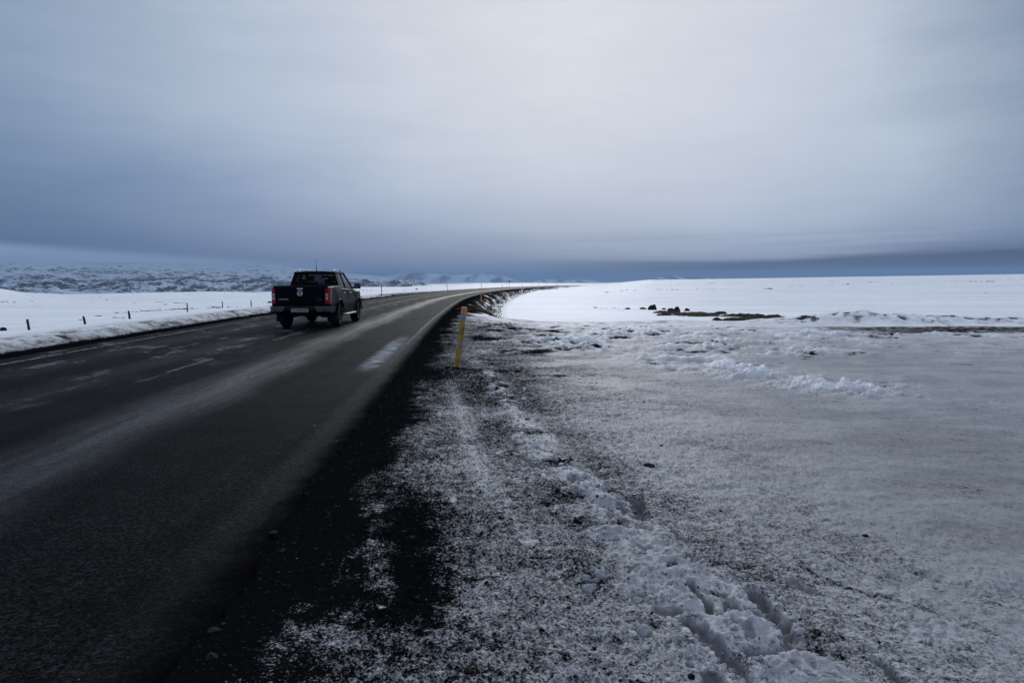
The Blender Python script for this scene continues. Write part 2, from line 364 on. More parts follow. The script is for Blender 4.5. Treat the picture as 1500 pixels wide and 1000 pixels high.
    brown = .10*side+.15*sw*np.interp(d, [4.3, 5.4, 6.8, 7.8], [0, 1, 1, 0])*(1-ss(150, 230, y))
    brown = np.where(np.abs(d) < 3.9, 0, brown)
    reg = np.zeros(x.shape, int)
    reg[(e < .05) & (d > 0) & (y < 480)] = 1
    reg[(d < 0) & (lb < 0)] = 1
    reg[(d < 0) & (lb >= 0) & (lb < 2.0) & (y < 120) & (y > -60)] = 2
    return z, dirt_shade, tone, np.clip(brown, 0, 1), reg

def ground_z(x, y):
    a = np.array([float(x)]); b = np.array([float(y)])
    return float(terrain(a, b)[0][0])
def G_(u, v):
    """ground point seen at photo pixel (u, v)"""
    d = pix_dir(u, v); t = np.exp(np.arange(0, math.log(2500), .006))
    h = base_h(d[0]*t, d[1]*t); hit = np.nonzero(EYE+d[2]*t <= h)[0]
    i = hit[0] if len(hit) else 0
    if i:
        a = EYE+d[2]*t[i-1]-h[i-1]; b = h[i]-(EYE+d[2]*t[i]); tt = t[i-1]+(t[i]-t[i-1])*a/(a+b+1e-9)
    else: tt = 60.
    return d[0]*tt, d[1]*tt, ground_z(d[0]*tt, d[1]*tt)

# ---------------------------------------------------------------- materials
MATS = {}
def mat(name, base=(.5, .5, .5), rough=.5, metal=0., spec=.5, coat=0., bump=None, var=None, build=None):
    if name in MATS: return MATS[name]
    m = bpy.data.materials.new(name); m.use_nodes = True; t = m.node_tree; q = G(t)
    b = t.nodes['Principled BSDF']
    b.inputs['Base Color'].default_value = (*base, 1); b.inputs['Roughness'].default_value = rough
    b.inputs['Metallic'].default_value = metal; b.inputs['Specular IOR Level'].default_value = spec
    b.inputs['Coat Weight'].default_value = coat; b.inputs['Coat Roughness'].default_value = .08
    tcn = t.nodes.new('ShaderNodeTexCoord'); ob = tcn.outputs['Object']
    if var:                                     # (scale, amount): uneven colour
        n = q.noise(ob, var[0], 5, .6)
        k = q.rng(n, .3, .7, 1-var[1], 1+var[1]*.6, False)
        cc = q.comb(k, k, k)
        t.links.new(q.mix(1., (*base, 1), cc, 'MULTIPLY'), b.inputs['Base Color'])
    if bump:
        bn = t.nodes.new('ShaderNodeBump'); bn.inputs['Strength'].default_value = bump[1]; bn.inputs['Distance'].default_value = bump[2]
        t.links.new(q.noise(ob, bump[0], 4, .6), bn.inputs['Height']); t.links.new(bn.outputs[0], b.inputs['Normal'])
    if build: build(q, t, b, ob)
    MATS[name] = m; return m

def snow_build(q, t, b, ob):
    at = t.nodes.new('ShaderNodeAttribute'); at.attribute_name = 'surf'
    s = t.nodes.new('ShaderNodeSeparateColor'); t.links.new(at.outputs['Color'], s.inputs[0])
    dirt_shade, tone, brown = s.outputs[0], s.outputs[1], s.outputs[2]
    n1 = q.noise(ob, 62, 3, .6); n2 = q.noise(ob, 17, 4, .6); n3 = q.noise(ob, 150, 2, .5)
    n = q.m('ADD', q.m('ADD', q.m('MULTIPLY', n1, .45), q.m('MULTIPLY', n2, .28)), q.m('MULTIPLY', n3, .27))
    n = q.m('ADD', q.m('MULTIPLY', q.m('SUBTRACT', n, .5), 3.6), .5)
    th = q.m('SUBTRACT', q.m('MULTIPLY', dirt_shade, 1.5), .25)
    f = q.m('ADD', q.m('MULTIPLY', q.m('SUBTRACT', th, n), 1.7), .5, clamp=True)
    f = q.m('MAXIMUM', f, q.rng(dirt_shade, .95, 1.))
    grit = q.mix(q.noise(ob, 90, 3, .6), (.0012, .0012, .0016), (.0075, .008, .0095))
    spark = q.rng(q.noise(ob, 210, 1, .4), .74, .80)
    grit = q.mix(q.m('MULTIPLY', spark, .25), grit, (.16, .16, .17))
    soil = q.mix(q.rng(q.noise(ob, 5, 5, .7), .35, .65), (.05, .03, .016), (.16, .10, .05))
    grit = q.mix(brown, grit, soil)
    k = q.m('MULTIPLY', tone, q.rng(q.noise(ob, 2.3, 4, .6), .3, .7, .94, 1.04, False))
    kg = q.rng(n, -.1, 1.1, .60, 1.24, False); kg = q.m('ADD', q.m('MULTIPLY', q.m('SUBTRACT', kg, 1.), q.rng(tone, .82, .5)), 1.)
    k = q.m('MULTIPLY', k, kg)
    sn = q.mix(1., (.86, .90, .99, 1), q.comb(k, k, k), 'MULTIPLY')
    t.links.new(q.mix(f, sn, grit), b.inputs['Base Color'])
    t.links.new(q.m('ADD', q.m('MULTIPLY', f, .25), .6), b.inputs['Roughness'])
    t.links.new(q.m('MULTIPLY', q.m('SUBTRACT', 1., f), .05), b.inputs['Specular IOR Level'])
    hn = q.m('ADD', q.m('MULTIPLY', n1, .6), q.m('MULTIPLY', n3, .35))
    bn = t.nodes.new('ShaderNodeBump'); bn.inputs['Strength'].default_value = .55; bn.inputs['Distance'].default_value = .008
    t.links.new(q.m('MULTIPLY', hn, q.m('ADD', dirt_shade, .06)), bn.inputs['Height']); t.links.new(bn.outputs[0], b.inputs['Normal'])
M_SNOW = mat('dirty_snow', build=snow_build)

def road_build(q, t, b, ob):
    at = t.nodes.new('ShaderNodeAttribute'); at.attribute_name = 'lane'
    s = t.nodes.new('ShaderNodeSeparateXYZ'); t.links.new(at.outputs['Vector'], s.inputs[0])
    d, y = s.outputs[0], s.outputs[1]
    st = q.comb(q.m('MULTIPLY', d, 2.6), q.m('MULTIPLY', y, .16), 0.)
    ns = q.noise(st, 1.5, 5, .6)
    nb = q.noise(q.comb(d, q.m('MULTIPLY', y, .35), 4.), 1.1, 5, .62)
    dw = q.m('ADD', d, q.m('MULTIPLY', q.m('SUBTRACT', nb, .5), .9))
    de_ = q.m('ADD', d, q.m('MULTIPLY', q.m('SUBTRACT', q.noise(ob, 3.5, 5, .7), .5), .35))
    def band(c, w): return q.rng(q.m('ABSOLUTE', q.m('SUBTRACT', dw, c)), w*1.25, 0.)
    tr = q.m('MAXIMUM', band(1.4, .60), q.m('MULTIPLY', q.rng(q.m('ABSOLUTE', q.m('SUBTRACT', q.m('ADD', d, q.m('MULTIPLY', q.m('SUBTRACT', nb, .5), .2)), 3.45)), .20, .05), .10))
    tr = q.m('MAXIMUM', tr, q.m('MULTIPLY', q.m('MAXIMUM', band(-.75, .5), band(-2.4, .55)), .22))
    tr = q.m('MULTIPLY', tr, q.m('MULTIPLY', q.rng(ns, .3, .68, .35, 1.), q.rng(q.noise(ob, 13, 5, .75), .34, .66, .55, 1.1)))
    agg = q.noise(ob, 58, 4, .75); agg2 = q.noise(ob, 34, 3, .7)
    base = q.mix(q.rng(agg, .43, .60), (.0007, .0007, .0009), (.030, .031, .037))
    base = q.mix(q.m('MULTIPLY', q.rng(q.noise(ob, 1.1, 5, .65), .42, .62), .5), base, (.003, .003, .004))
    mot = q.rng(q.noise(ob, 24, 4, .7), .40, .62)
    mot = q.m('MAXIMUM', mot, q.rng(q.noise(ob, 48, 2, .6), .56, .64))
    base = q.mix(q.m('MULTIPLY', mot, .6), base, (.0015, .0016, .002))
    base = q.mix(q.m('MULTIPLY', tr, .65), base, (.046, .050, .064))
    base = q.mix(q.m('MULTIPLY', q.rng(agg2, .56, .64), .6), base, (.006, .006, .007))
    # dark gravel dust along the right-hand edge
    base = q.mix(q.rng(de_, 3.38, 3.74, 0., .97), base, (.0032, .0033, .004))
    # dried salt and thin frozen patches
    sp = q.noise(q.comb(q.m('MULTIPLY', d, 1.2), q.m('MULTIPLY', y, .45), 9.), 1.7, 6, .7)
    salt = q.m('MULTIPLY', q.rng(sp, .54, .66), q.rng(q.noise(q.comb(q.m('MULTIPLY', d, 4.), q.m('MULTIPLY', y, 6.), 2.), 2., 3, .6), .40, .62))
    lm = q.m('MULTIPLY', q.rng(d, .8, -.4), q.rng(y, 5., 14.))
    base = q.mix(q.m('MULTIPLY', q.m('MULTIPLY', salt, lm), .7), base, (.30, .32, .38))
    ep = q.m('MULTIPLY', q.rng(q.m('ABSOLUTE', q.m('SUBTRACT', d, 3.12)), .26, .05), q.m('MULTIPLY', q.rng(y, 10.5, 12.), q.rng(y, 19., 15.)))
    ep = q.m('MULTIPLY', ep, q.rng(q.noise(q.comb(q.m('MULTIPLY', d, 3.), q.m('MULTIPLY', y, 9.), 5.), 1.2, 3, .6), .38, .58))
    base = q.mix(q.m('MULTIPLY', ep, .55), base, (.55, .60, .70))
    # worn paint: two edge lines and a broken centre line
    wear = q.rng(q.noise(ob, 9, 5, .7), .42, .60)
    def line(c, w): return q.rng(q.m('ABSOLUTE', q.m('SUBTRACT', d, c)), w, w-.02)
    dash = q.rng(q.m('ABSOLUTE', q.m('SUBTRACT', q.m('MODULO', q.m('ADD', y, 201.2), 6.), 3.)), 1.0, .95)
    ln = q.m('ADD', q.m('ADD', q.m('MULTIPLY', line(-3.42, .06), q.rng(y, 4., 10., .2, .85)), q.m('MULTIPLY', line(3.38, .055), q.rng(y, 9., 22., .0, .5))),
             q.m('MULTIPLY', q.m('MULTIPLY', line(0., .055), dash), .55))
    base = q.mix(q.m('MULTIPLY', q.m('MULTIPLY', ln, wear), .8), base, (.42, .43, .45))
    t.links.new(base, b.inputs['Base Color'])
    rg = q.m('ADD', q.m('MULTIPLY', tr, -.20), q.m('ADD', .52, q.m('MULTIPLY', ns, .18)))
    t.links.new(q.m('ADD', rg, q.rng(de_, 3.5, 3.8, 0., .3)), b.inputs['Roughness'])
    t.links.new(q.m('MULTIPLY', q.rng(de_, 3.38, 3.74, 1., .1), q.m('ADD', .010, q.m('MULTIPLY', tr, .10))), b.inputs['Specular IOR Level'])
    bn = t.nodes.new('ShaderNodeBump'); bn.inputs['Strength'].default_value = 1.; bn.inputs['Distance'].default_value = .012
    t.links.new(q.m('ADD', agg, q.m('MULTIPLY', agg2, .9)), bn.inputs['Height']); t.links.new(bn.outputs[0], b.inputs['Normal'])
M_ROAD = mat('asphalt', build=road_build)

def hill_build(q, t, b, ob):
    at = t.nodes.new('ShaderNodeAttribute'); at.attribute_name = 'surf'
    s = t.nodes.new('ShaderNodeSeparateColor'); t.links.new(at.outputs['Color'], s.inputs[0])
    n = q.noise(ob, .10, 8, .82)
    f = q.rng(q.m('ADD', s.outputs[0], q.m('MULTIPLY', q.m('SUBTRACT', n, .5), 2.6)), .44, .56)
    rock = q.mix(q.noise(ob, .02, 4, .6), (.008, .010, .016), (.024, .028, .038))
    t.links.new(q.mix(f, (.42, .50, .62), rock), b.inputs['Base Color'])  # snow darkened and blued in the colour, in place of cloud shadow and haze
    b.inputs['Roughness'].default_value = .85; b.inputs['Specular IOR Level'].default_value = .1
M_HILL = mat('snowy_rock', build=hill_build)

M_PAINT = mat('black_car_paint', (.003, .0045, .0075), .34, .0, .02, .0)
M_PLAST = mat('black_plastic', (.005, .005, .006), .6, 0, .15, bump=(60, .2, .002))
M_CHROME = mat('brushed_chrome', (.06, .067, .08), .4, .3, bump=(30, .1, .001))
M_TYRE = mat('rubber', (.006, .006, .007), .85, 0, .1, bump=(40, .3, .004))
M_BADGE = mat('bright_badge', (.55, .57, .62), .3, .2)
M_RIM = mat('dark_alloy', (.035, .036, .04), .6, .2)
M_RED = mat('red_lens', (.27, .003, .008), .25, 0, .15, .1)
M_CLEAR = mat('clear_lens', (.36, .38, .42), .2, .1, .6, .5)
M_MIRROR = mat('mirror_glass', (.55, .60, .66), .06, 1.)
M_CHASSIS = mat('dirty_chassis', (.005, .005, .006), .9, 0, .05, var=(8, .5))
M_SEAT = mat('seat_fabric', (.012, .012, .013), .9, 0, .2)
M_PLATE = mat('plate_white', (.30, .30, .32), .5)
M_PTXT = mat('plate_ink', (.012, .013, .03), .5)
def glass(name, tint, refl):
    m = bpy.data.materials.new(name); m.use_nodes = True; t = m.node_tree
    for n in list(t.nodes): t.nodes.remove(n)
    tr = t.nodes.new('ShaderNodeBsdfTransparent'); tr.inputs[0].default_value = (*tint, 1)
    gl = t.nodes.new('ShaderNodeBsdfGlossy'); gl.inputs['Roughness'].default_value = .04; gl.inputs[0].default_value = (1, 1, 1, 1)
    fr = t.nodes.new('ShaderNodeFresnel'); fr.inputs[0].default_value = 1.45
    q = G(t)
    mx = t.nodes.new('ShaderNodeMixShader'); t.links.new(q.m('MULTIPLY', fr.outputs[0], refl), mx.inputs[0])
    t.links.new(tr.outputs[0], mx.inputs[1]); t.links.new(gl.outputs[0], mx.inputs[2])
    o = t.nodes.new('ShaderNodeOutputMaterial'); t.links.new(mx.outputs[0], o.inputs[0])
    return m
M_TINT = glass('tinted_glass', (.10, .12, .14), .14)
M_GLASS = glass('clear_glass', (.72, .78, .82), .3)

# ---------------------------------------------------------------- object helpers
def link(o, parent=None):
    C.objects.link(o)
    if parent is not None: o.parent = parent
    return o
def tag(o, label=None, cat=None, group=None, kind=None):
    for k, v in (('label', label), ('category', cat), ('group', group), ('kind', kind)):
        if v: o[k] = v
    return o
def np_mesh(name, co, faces, m, parent=None, smooth=True, cols=None, vecs=None):
    """co (n,3), faces (k,3|4) numpy arrays"""
    me = bpy.data.meshes.new(name); co = np.asarray(co, np.float32); faces = np.asarray(faces, np.int32)
    k = faces.shape[1]
    me.vertices.add(len(co)); me.vertices.foreach_set('co', co.ravel())
    me.loops.add(faces.size); me.loops.foreach_set('vertex_index', faces.ravel())
    me.polygons.add(len(faces)); me.polygons.foreach_set('loop_start', np.arange(0, faces.size, k, dtype=np.int32))
    try: me.polygons.foreach_set('loop_total', np.full(len(faces), k, np.int32))
    except Exception: pass
    if cols is not None:
        a = me.attributes.new('surf', 'FLOAT_COLOR', 'POINT'); a.data.foreach_set('color', np.asarray(cols, np.float32).ravel())
    if vecs is not None:
        a = me.attributes.new('lane', 'FLOAT_VECTOR', 'POINT'); a.data.foreach_set('vector', np.asarray(vecs, np.float32).ravel())
    me.update(calc_edges=True); me.validate()
    me.polygons.foreach_set('use_smooth', np.full(len(me.polygons), smooth, bool))
    me.materials.append(m)
    return link(bpy.data.objects.new(name, me), parent)
def bm_obj(name, bm, m, parent=None, smooth=False, bevel=0., loc=None):
    me = bpy.data.meshes.new(name)
    if bevel:
        bmesh.ops.bevel(bm, geom=[e for e in bm.edges if e.is_manifold and e.calc_face_angle(0) > .5], offset=bevel, segments=2, affect='EDGES', profile=.6)
    bmesh.ops.recalc_face_normals(bm, faces=bm.faces)
    bm.to_mesh(me); bm.free()
    if smooth:
        for p in me.polygons: p.use_smooth = True
    me.materials.append(m)
    o = link(bpy.data.objects.new(name, me), parent)
    if loc: o.location = loc
    return o
def box(bm, x0, x1, y0, y1, z0, z1, M=None):
    vs = [bm.verts.new(Vector(p)) for p in ((x0, y0, z0), (x1, y0, z0), (x1, y1, z0), (x0, y1, z0), (x0, y0, z1), (x1, y0, z1), (x1, y1, z1), (x0, y1, z1))]
    if M is not None:
        for v in vs: v.co = M @ v.co
    for f in ((0, 3, 2, 1), (4, 5, 6, 7), (0, 1, 5, 4), (1, 2, 6, 5), (2, 3, 7, 6), (3, 0, 4, 7)): bm.faces.new([vs[i] for i in f])
    return vs
def tube(bm, pts, rad, seg=10, cap=True):
    """tube along points, rad scalar or list"""
    pts = [Vector(p) for p in pts]; rings = []
    for i, p in enumerate(pts):
        a = pts[max(i-1, 0)]; b = pts[min(i+1, len(pts)-1)]; t = (b-a).normalized()
        ref = Vector((0, 0, 1)) if abs(t.z) < .9 else Vector((1, 0, 0))
        u = t.cross(ref).normalized(); v = t.cross(u); r = rad[i] if isinstance(rad, (list, tuple)) else rad
        rings.append([bm.verts.new(p+(u*math.cos(2*math.pi*k/seg)+v*math.sin(2*math.pi*k/seg))*r) for k in range(seg)])
    for a, b in zip(rings, rings[1:]):
        for k in range(seg): bm.faces.new((a[k], a[(k+1) % seg], b[(k+1) % seg], b[k]))
    if cap:
        bm.faces.new(rings[0][::-1]); bm.faces.new(rings[-1])
def lathe(bm, prof, seg=40, axis='X'):
    """prof: list of (axial, radius)"""
    rings = []
    for a, r in prof:
        rings.append([bm.verts.new((a, r*math.cos(2*math.pi*k/seg), r*math.sin(2*math.pi*k/seg))) for k in range(seg)])
    for p, q in zip(rings, rings[1:]):
        for k in range(seg): bm.faces.new((p[k], p[(k+1) % seg], q[(k+1) % seg], q[k]))
    return rings
def prism(bm, poly, ax, a, b):
    """extrude 2D polygon; ax = axis of extrusion ('X': poly is (y,z); 'Y': (x,z); 'Z': (x,y))"""
    def P(p, t):
        return {'X': (t, p[0], p[1]), 'Y': (p[0], t, p[1]), 'Z': (p[0], p[1], t)}[ax]
    A = [bm.verts.new(P(p, a)) for p in poly]; B = [bm.verts.new(P(p, b)) for p in poly]
    n = len(poly); bm.faces.new(A); bm.faces.new(B[::-1])
    for i in range(n): bm.faces.new((A[i], B[i], B[(i+1) % n], A[(i+1) % n]))
def text_obj(name, s, size, m, parent, loc, width=None, depth=.003):
    cu = bpy.data.curves.new(name, 'FONT'); cu.body = s; cu.size = size; cu.extrude = depth; cu.align_x = 'CENTER'; cu.align_y = 'CENTER'
    cu.space_character = 1.12
    tmp = bpy.data.objects.new(name+'_tmp', cu); C.objects.link(tmp)
    dg = bpy.context.evaluated_depsgraph_get(); me = bpy.data.meshes.new_from_object(tmp.evaluated_get(dg))
    bpy.data.objects.remove(tmp); bpy.data.curves.remove(cu)
    me.materials.clear(); me.materials.append(m)
    rot = Matrix.Rotation(math.pi/2, 4, 'X'); me.transform(rot)
    if width:
        xs = [v.co.x for v in me.vertices]; k = width/(max(xs)-min(xs))
        for v in me.vertices: v.co.x *= k
    me.name = name
    o = link(bpy.data.objects.new(name, me), parent); o.location = loc; return o

# ---------------------------------------------------------------- ground sheet
def build_ground():
    rs = [.25]
    while rs[-1] < 9000:
        r = rs[-1]; rs.append(r*(1+min(max(r/1150, .0026 if r > 1.6 else .02), .016)*(float(np.interp(r, [6, 9, 32, 45], [1, .5, .5, 1])))))
    rs = np.array(rs)
    a1 = np.arange(-41, 41.01, .062)
    side = 41+np.concatenate([np.arange(.2, 8, .25), np.arange(8, 25, .7), np.arange(25, 139, 3)])
    th = np.radians(np.concatenate([-side[::-1], a1, side]))
    T, RR = np.meshgrid(th, rs)
    x = (RR*np.sin(T)).ravel(); y = (RR*np.cos(T)).ravel()
    z, dirt_shade, tone, brown, reg = terrain(x, y)
    cols = np.stack([dirt_shade, tone, brown, np.ones_like(x)], 1)
    nr, nc = len(rs), len(th)
    i = np.arange(nr-1)[:, None]*nc; j = np.arange(nc)[None, :]; j2 = (j+1) % nc
    F = np.stack([i+j, i+nc+j, i+nc+j2, i+j2], -1).reshape(-1, 4)[:, ::-1]
    co = np.stack([x, y, z], 1)
    fr = reg[F].max(axis=1)
    tri = np.array([[0, k, (k+1) % nc] for k in range(nc)])
    names = [('ground', 0), ('road_verge', 1), ('snow_bank', 2)]
    for nm, k in names:
        f = F[fr == k]
        used, inv = np.unique(f, return_inverse=True)
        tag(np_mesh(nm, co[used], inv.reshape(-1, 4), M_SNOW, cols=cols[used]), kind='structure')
build_ground()

# ---------------------------------------------------------------- road sheet
def build_road():
    ys = [-150.]
    while ys[-1] < 560:
        y = ys[-1]; ys.append(y+min(max(abs(y)*.012, .12), 2.5))
    ys = np.array(ys); ds = np.linspace(-4.12, 3.98, 55)
    D, YY = np.meshgrid(ds, ys)
    hd = (road_x(YY+1)-road_x(YY-1))/2; n = np.sqrt(1+hd*hd)
    x = road_x(YY)+D/n; y = YY-D*hd/n
    z = road_z(YY)-.012*(D/4)**2+.004*fbm(D*.8, YY*.25, 2, 201)-.006*np.exp(-((D-1.25)/.5)**2)
    co = np.stack([x.ravel(), y.ravel(), z.ravel()], 1)
    nr, nc = D.shape; i = np.arange(nr-1)[:, None]*nc; j = np.arange(nc-1)[None, :]
    F = np.stack([i+j, i+j+1, i+nc+j+1, i+nc+j], -1).reshape(-1, 4)
    tag(np_mesh('road', co, F, M_ROAD, vecs=np.stack([D.ravel(), YY.ravel(), 0*D.ravel()], 1)), kind='structure')
build_road()

# ---------------------------------------------------------------- far hills and mountains
def fan(name, th0, th1, r0, r1, nt_, nr_, fz, pw=1.):
    th = np.radians(np.linspace(th0, th1, nt_)); rr = r0+(r1-r0)*np.linspace(0, 1, nr_)**pw
    T, RR = np.meshgrid(th, rr); x = RR*np.sin(T); y = RR*np.cos(T)
    z, rock = fz(x, y, np.degrees(T), RR)
    cols = np.stack([rock.ravel(), rock.ravel()*0, rock.ravel()*0, rock.ravel()*0+1], 1)
    i = np.arange(nr_-1)[:, None]*nt_; j = np.arange(nt_-1)[None, :]
    F = np.stack([i+j, i+j+1, i+nt_+j+1, i+nt_+j], -1).reshape(-1, 4)
    return tag(np_mesh(name, np.stack([x.ravel(), y.ravel(), z.ravel()], 1), F, M_HILL, cols=cols), kind='structure')

def hills_z(x, y, th, r):
    n = ridged(x/420, y/420, 5, 301); n2 = fbm(x/1500, y/1500, 3, 305)
    top = np.interp(th, [-60, -38, -25, -20, -16, -12, -9, -6], [125, 125, 115, 105, 70, 28, -10, -40])
    s = ss(1500, 6200, r)
    z = -50+(top+45)*s**1.1+n*40*(1-.55*s)+n2*22+ridged(x/150, y/190, 4, 309)*20*(1-.6*s)+fbm(x/60, y/60, 3, 307)*5
    z = z-50*ss(6400, 7000, r)-60*(1-ss(1350, 1700, r))-80*ss(-8, -4, th)
    gr_ = np.gradient(z, axis=0)/np.maximum(np.gradient(r, axis=0), 1)
    rock = .46+1.2*np.clip(gr_-.02, -.1, .16)+.42*fbm(x/30, y/100, 5, 311)+.34*fbm(x/500, y/400, 4, 315)-.55*s
    return z, rock
fan('hills', -62, -3, 1350, 7000, 1000, 380, hills_z)

def mount_z(x, y, th, r):
    u = 750+1000*np.tan(np.radians(th))
    top = np.interp(u, [380, 500, 540, 565, 585, 602, 630, 660, 680, 705, 735, 768, 790, 805, 830, 860, 890, 950, 962, 985, 1010, 1060, 1200],
                       [5, 5, 7.5, 6.5, 10, 11.5, 10, 8.5, 9.5, 9.5, 7, -1.5, 1.2, 2.2, 1.8, 2.0, -2, -3, 6, 7, 4.5, 4, -6])
    t = ss(5300, 6500, r)*(1-ss(6600, 7500, r))
    rg = ridged(x/450, y/1200, 5, 401)
    z = 1.45+(top*7.4)*t*(.82+.28*rg)-60*(1-t)
    rock = .50+.6*fbm(x/130, y/900, 4, 411)+.25*(rg-.6)-.12*t+.2*(u > 930)
    return z, rock
fan('mountains', -22, 26, 5200, 7600, 560, 90, mount_z)

# ---------------------------------------------------------------- haze
def build_haze():
    bm = bmesh.new(); box(bm, -14000, 14000, -3000, 13500, -140, 150)
    m = bpy.data.materials.new('haze'); m.use_nodes = True; t = m.node_tree
    for n in list(t.nodes): t.nodes.remove(n)
    v = t.nodes.new('ShaderNodeVolumePrincipled'); v.inputs['Color'].default_value = (.19, .315, .50, 1); v.inputs['Density'].default_value = 1.55e-4
    v.inputs['Anisotropy'].default_value = .2
    o = t.nodes.new('ShaderNodeOutputMaterial'); t.links.new(v.outputs[0], o.inputs['Volume'])
    tag(bm_obj('haze', bm, m), kind='stuff')
build_haze()

# ---------------------------------------------------------------- pickup truck
def rel(px): return px
def build_truck():
    root = bpy.data.objects.new('pickup_truck', None); link(root)
    tag(root, 'black double-cab pickup truck driving away on the wet road, seen from behind', 'pickup truck')
    ys = np.unique(np.concatenate([np.arange(-1.19, 3.93, .055), [.395, .405, 2.66], np.array([-.46, .46, 2.69, 3.61])]))
    rings = []
    for y in ys:
        bed = y < .40; cabz = .40 <= y < 2.64
        if bed: zb = 1.305-.01*abs(y)
        elif cabz: zb = float(np.interp(y, [.4, 2.64], [1.24, 1.17]))
        else: zb = float(np.interp(y, [2.64, 3.3, 3.75, 3.93], [1.165, 1.12, 1.04, .96]))
        wf = float(np.interp(y, [-1.19, -1.0, 0, 3.3, 3.7, 3.93], [.955, .985, 1, 1, .965, .90]))
        zlow = float(np.interp(y, [-1.19, -.9, 3.4, 3.93], [.56, .44, .40, .44]))
        P = [(0, zlow), (.60, zlow), (.79, zlow+.01), (.875, zlow+.08), (.90, .66), (.915, .84), (.905, .98), (.885, 1.09), (.868, zb-.035), (.835, zb)]
        if bed: P += [(.79, zb), (.78, .80), (0, .80)]
        elif cabz: P += [(.78, zb-.002), (.4, zb-.004), (0, zb-.004)]
        else: P += [(.66, zb+.012), (.4, zb+.02), (0, zb+.028)]
        Q = []
        for i, (x, z) in enumerate(P):
            fl = 0
            for yc in (0, 3.15):
                dy = abs(y-yc)
                if dy < .47 and i <= 7:
                    za = .39+math.sqrt(max(.47**2-dy*dy, 0))
                    if z < za+.006*i: z = za+.006*i
                if 4 <= i <= 7: fl = max(fl, .035*math.exp(-((dy-.30)/.22)**2) if dy > .3 else .035)
            # sculpted waist: doors pinch slightly
            if 5 <= i <= 7 and .55 < y < 2.6: x -= .018*math.sin((y-.55)/2.05*math.pi)*(1 if i != 5 else .3)
            if i == 4 and .55 < y < 2.6: x += .012
            Q.append(((x+fl)*wf if i else 0, z))
        ring = [(x, y, z) for x, z in Q]+[(-x, y, z) for x, z in Q[-2:0:-1]]
        rings.append(ring)
    n = len(rings[0]); bm = bmesh.new(); V = [[bm.verts.new(p) for p in r] for r in rings]
    for a, b in zip(V, V[1:]):
        for k in range(n): bm.faces.new((a[k], b[k], b[(k+1) % n], a[(k+1) % n]))
    bm.faces.new(V[0]); bm.faces.new(V[-1][::-1])
    bmesh.ops.remove_doubles(bm, verts=bm.verts, dist=.0004)
    for f in bm.faces: f.smooth = True
    for e in bm.edges:
        if e.is_manifold and e.calc_face_angle(0) > .55: e.smooth = False
    body = bm_obj('body', bm, M_PAINT, root)
    # bed liner edge, door gaps
    bm = bmesh.new()
    for s in (-1, 1): box(bm, s*.786-.045, s*.786+.045, -1.17, .38, 1.300, 1.318)
    box(bm, -.74, .74, .34, .385, 1.28, 1.318)
    bm_obj('bed_rail', bm, M_PLAST, root, bevel=.006)
    # cab upper structure
    def SP(s, yb, yt, t): return Vector((s*(.815-(.815-.655)*t), yb+(yt-yb)*t, 1.205+.535*t))
    def slab(bm, q, th, inward):
        nrm = (q[1]-q[0]).cross(q[2]-q[0]).normalized()
        if nrm.dot(inward) < 0: nrm = -nrm
        A = [bm.verts.new(p) for p in q]; B = [bm.verts.new(p+nrm*th) for p in q]
        bm.faces.new(A); bm.faces.new(B[::-1])
        for i in range(4): bm.faces.new((A[i], B[i], B[(i+1) % 4], A[(i+1) % 4]))
    bm = bmesh.new(); inn = lambda s: Vector((-s, 0, -.2))
    for s in (-1, 1):
        for b0, b1, t0, t1 in ((.43, .66, .56, .80), (1.47, 1.55, 1.38, 1.45), (2.62, 2.76, 1.86, 1.97)):
            slab(bm, [SP(s, b0, t0, 0), SP(s, b1, t1, 0), SP(s, b1, t1, 1), SP(s, b0, t0, 1)], .05, inn(s))
        slab(bm, [SP(s, .43, .56, .93), SP(s, 2.76, 1.97, .93), SP(s, 2.76, 1.97, 1.03), SP(s, .43, .56, 1.03)], .06, inn(s))
        slab(bm, [SP(s, .43, .56, -.05), SP(s, 2.76, 1.97, -.05), SP(s, 2.76, 1.97, .07), SP(s, .43, .56, .07)], .05, inn(s))
    # rear frame
    for t0, t1 in ((-.05, .10), (.90, 1.03)):
        slab(bm, [SP(-1, .43, .56, t0), SP(1, .43, .56, t0), SP(1, .43, .56, t1), SP(-1, .43, .56, t1)], .05, Vector((0, 1, 0)))
    for s in (-1, 1):
        a0 = SP(s, .43, .56, 0); a1 = SP(s, .43, .56, 1)
        slab(bm, [a0, a0-Vector((s*.055, 0, 0)), a1-Vector((s*.055, 0, 0)), a1], .05, Vector((0, 1, 0)))
    bm_obj('cab_frame', bm, M_PAINT, root, bevel=.018)
    bm = bmesh.new(); nx, ny = 14, 12; Vt = []; Vb = []
    for j in range(ny+1):
        yy = .535+(2.0-.535)*j/ny; e = min(j, ny-j)/ny
        rt = []; rb = []
        for i in range(nx+1):
            xx = -.672+1.344*i/nx; k = 1-(abs(xx)/.672)**3
            rt.append(bm.verts.new((xx, yy, 1.745+.055*k*min(1, .35+e*3)))); rb.append(bm.verts.new((xx, yy, 1.722)))
        Vt.append(rt); Vb.append(rb)
    for j in range(ny):
        for i in range(nx):
            bm.faces.new((Vt[j][i], Vt[j][i+1], Vt[j+1][i+1], Vt[j+1][i])); bm.faces.new((Vb[j][i], Vb[j+1][i], Vb[j+1][i+1], Vb[j][i+1]))
    for j in range(ny):
        bm.faces.new((Vt[j][0], Vt[j+1][0], Vb[j+1][0], Vb[j][0])); bm.faces.new((Vt[j][nx], Vb[j][nx], Vb[j+1][nx], Vt[j+1][nx]))
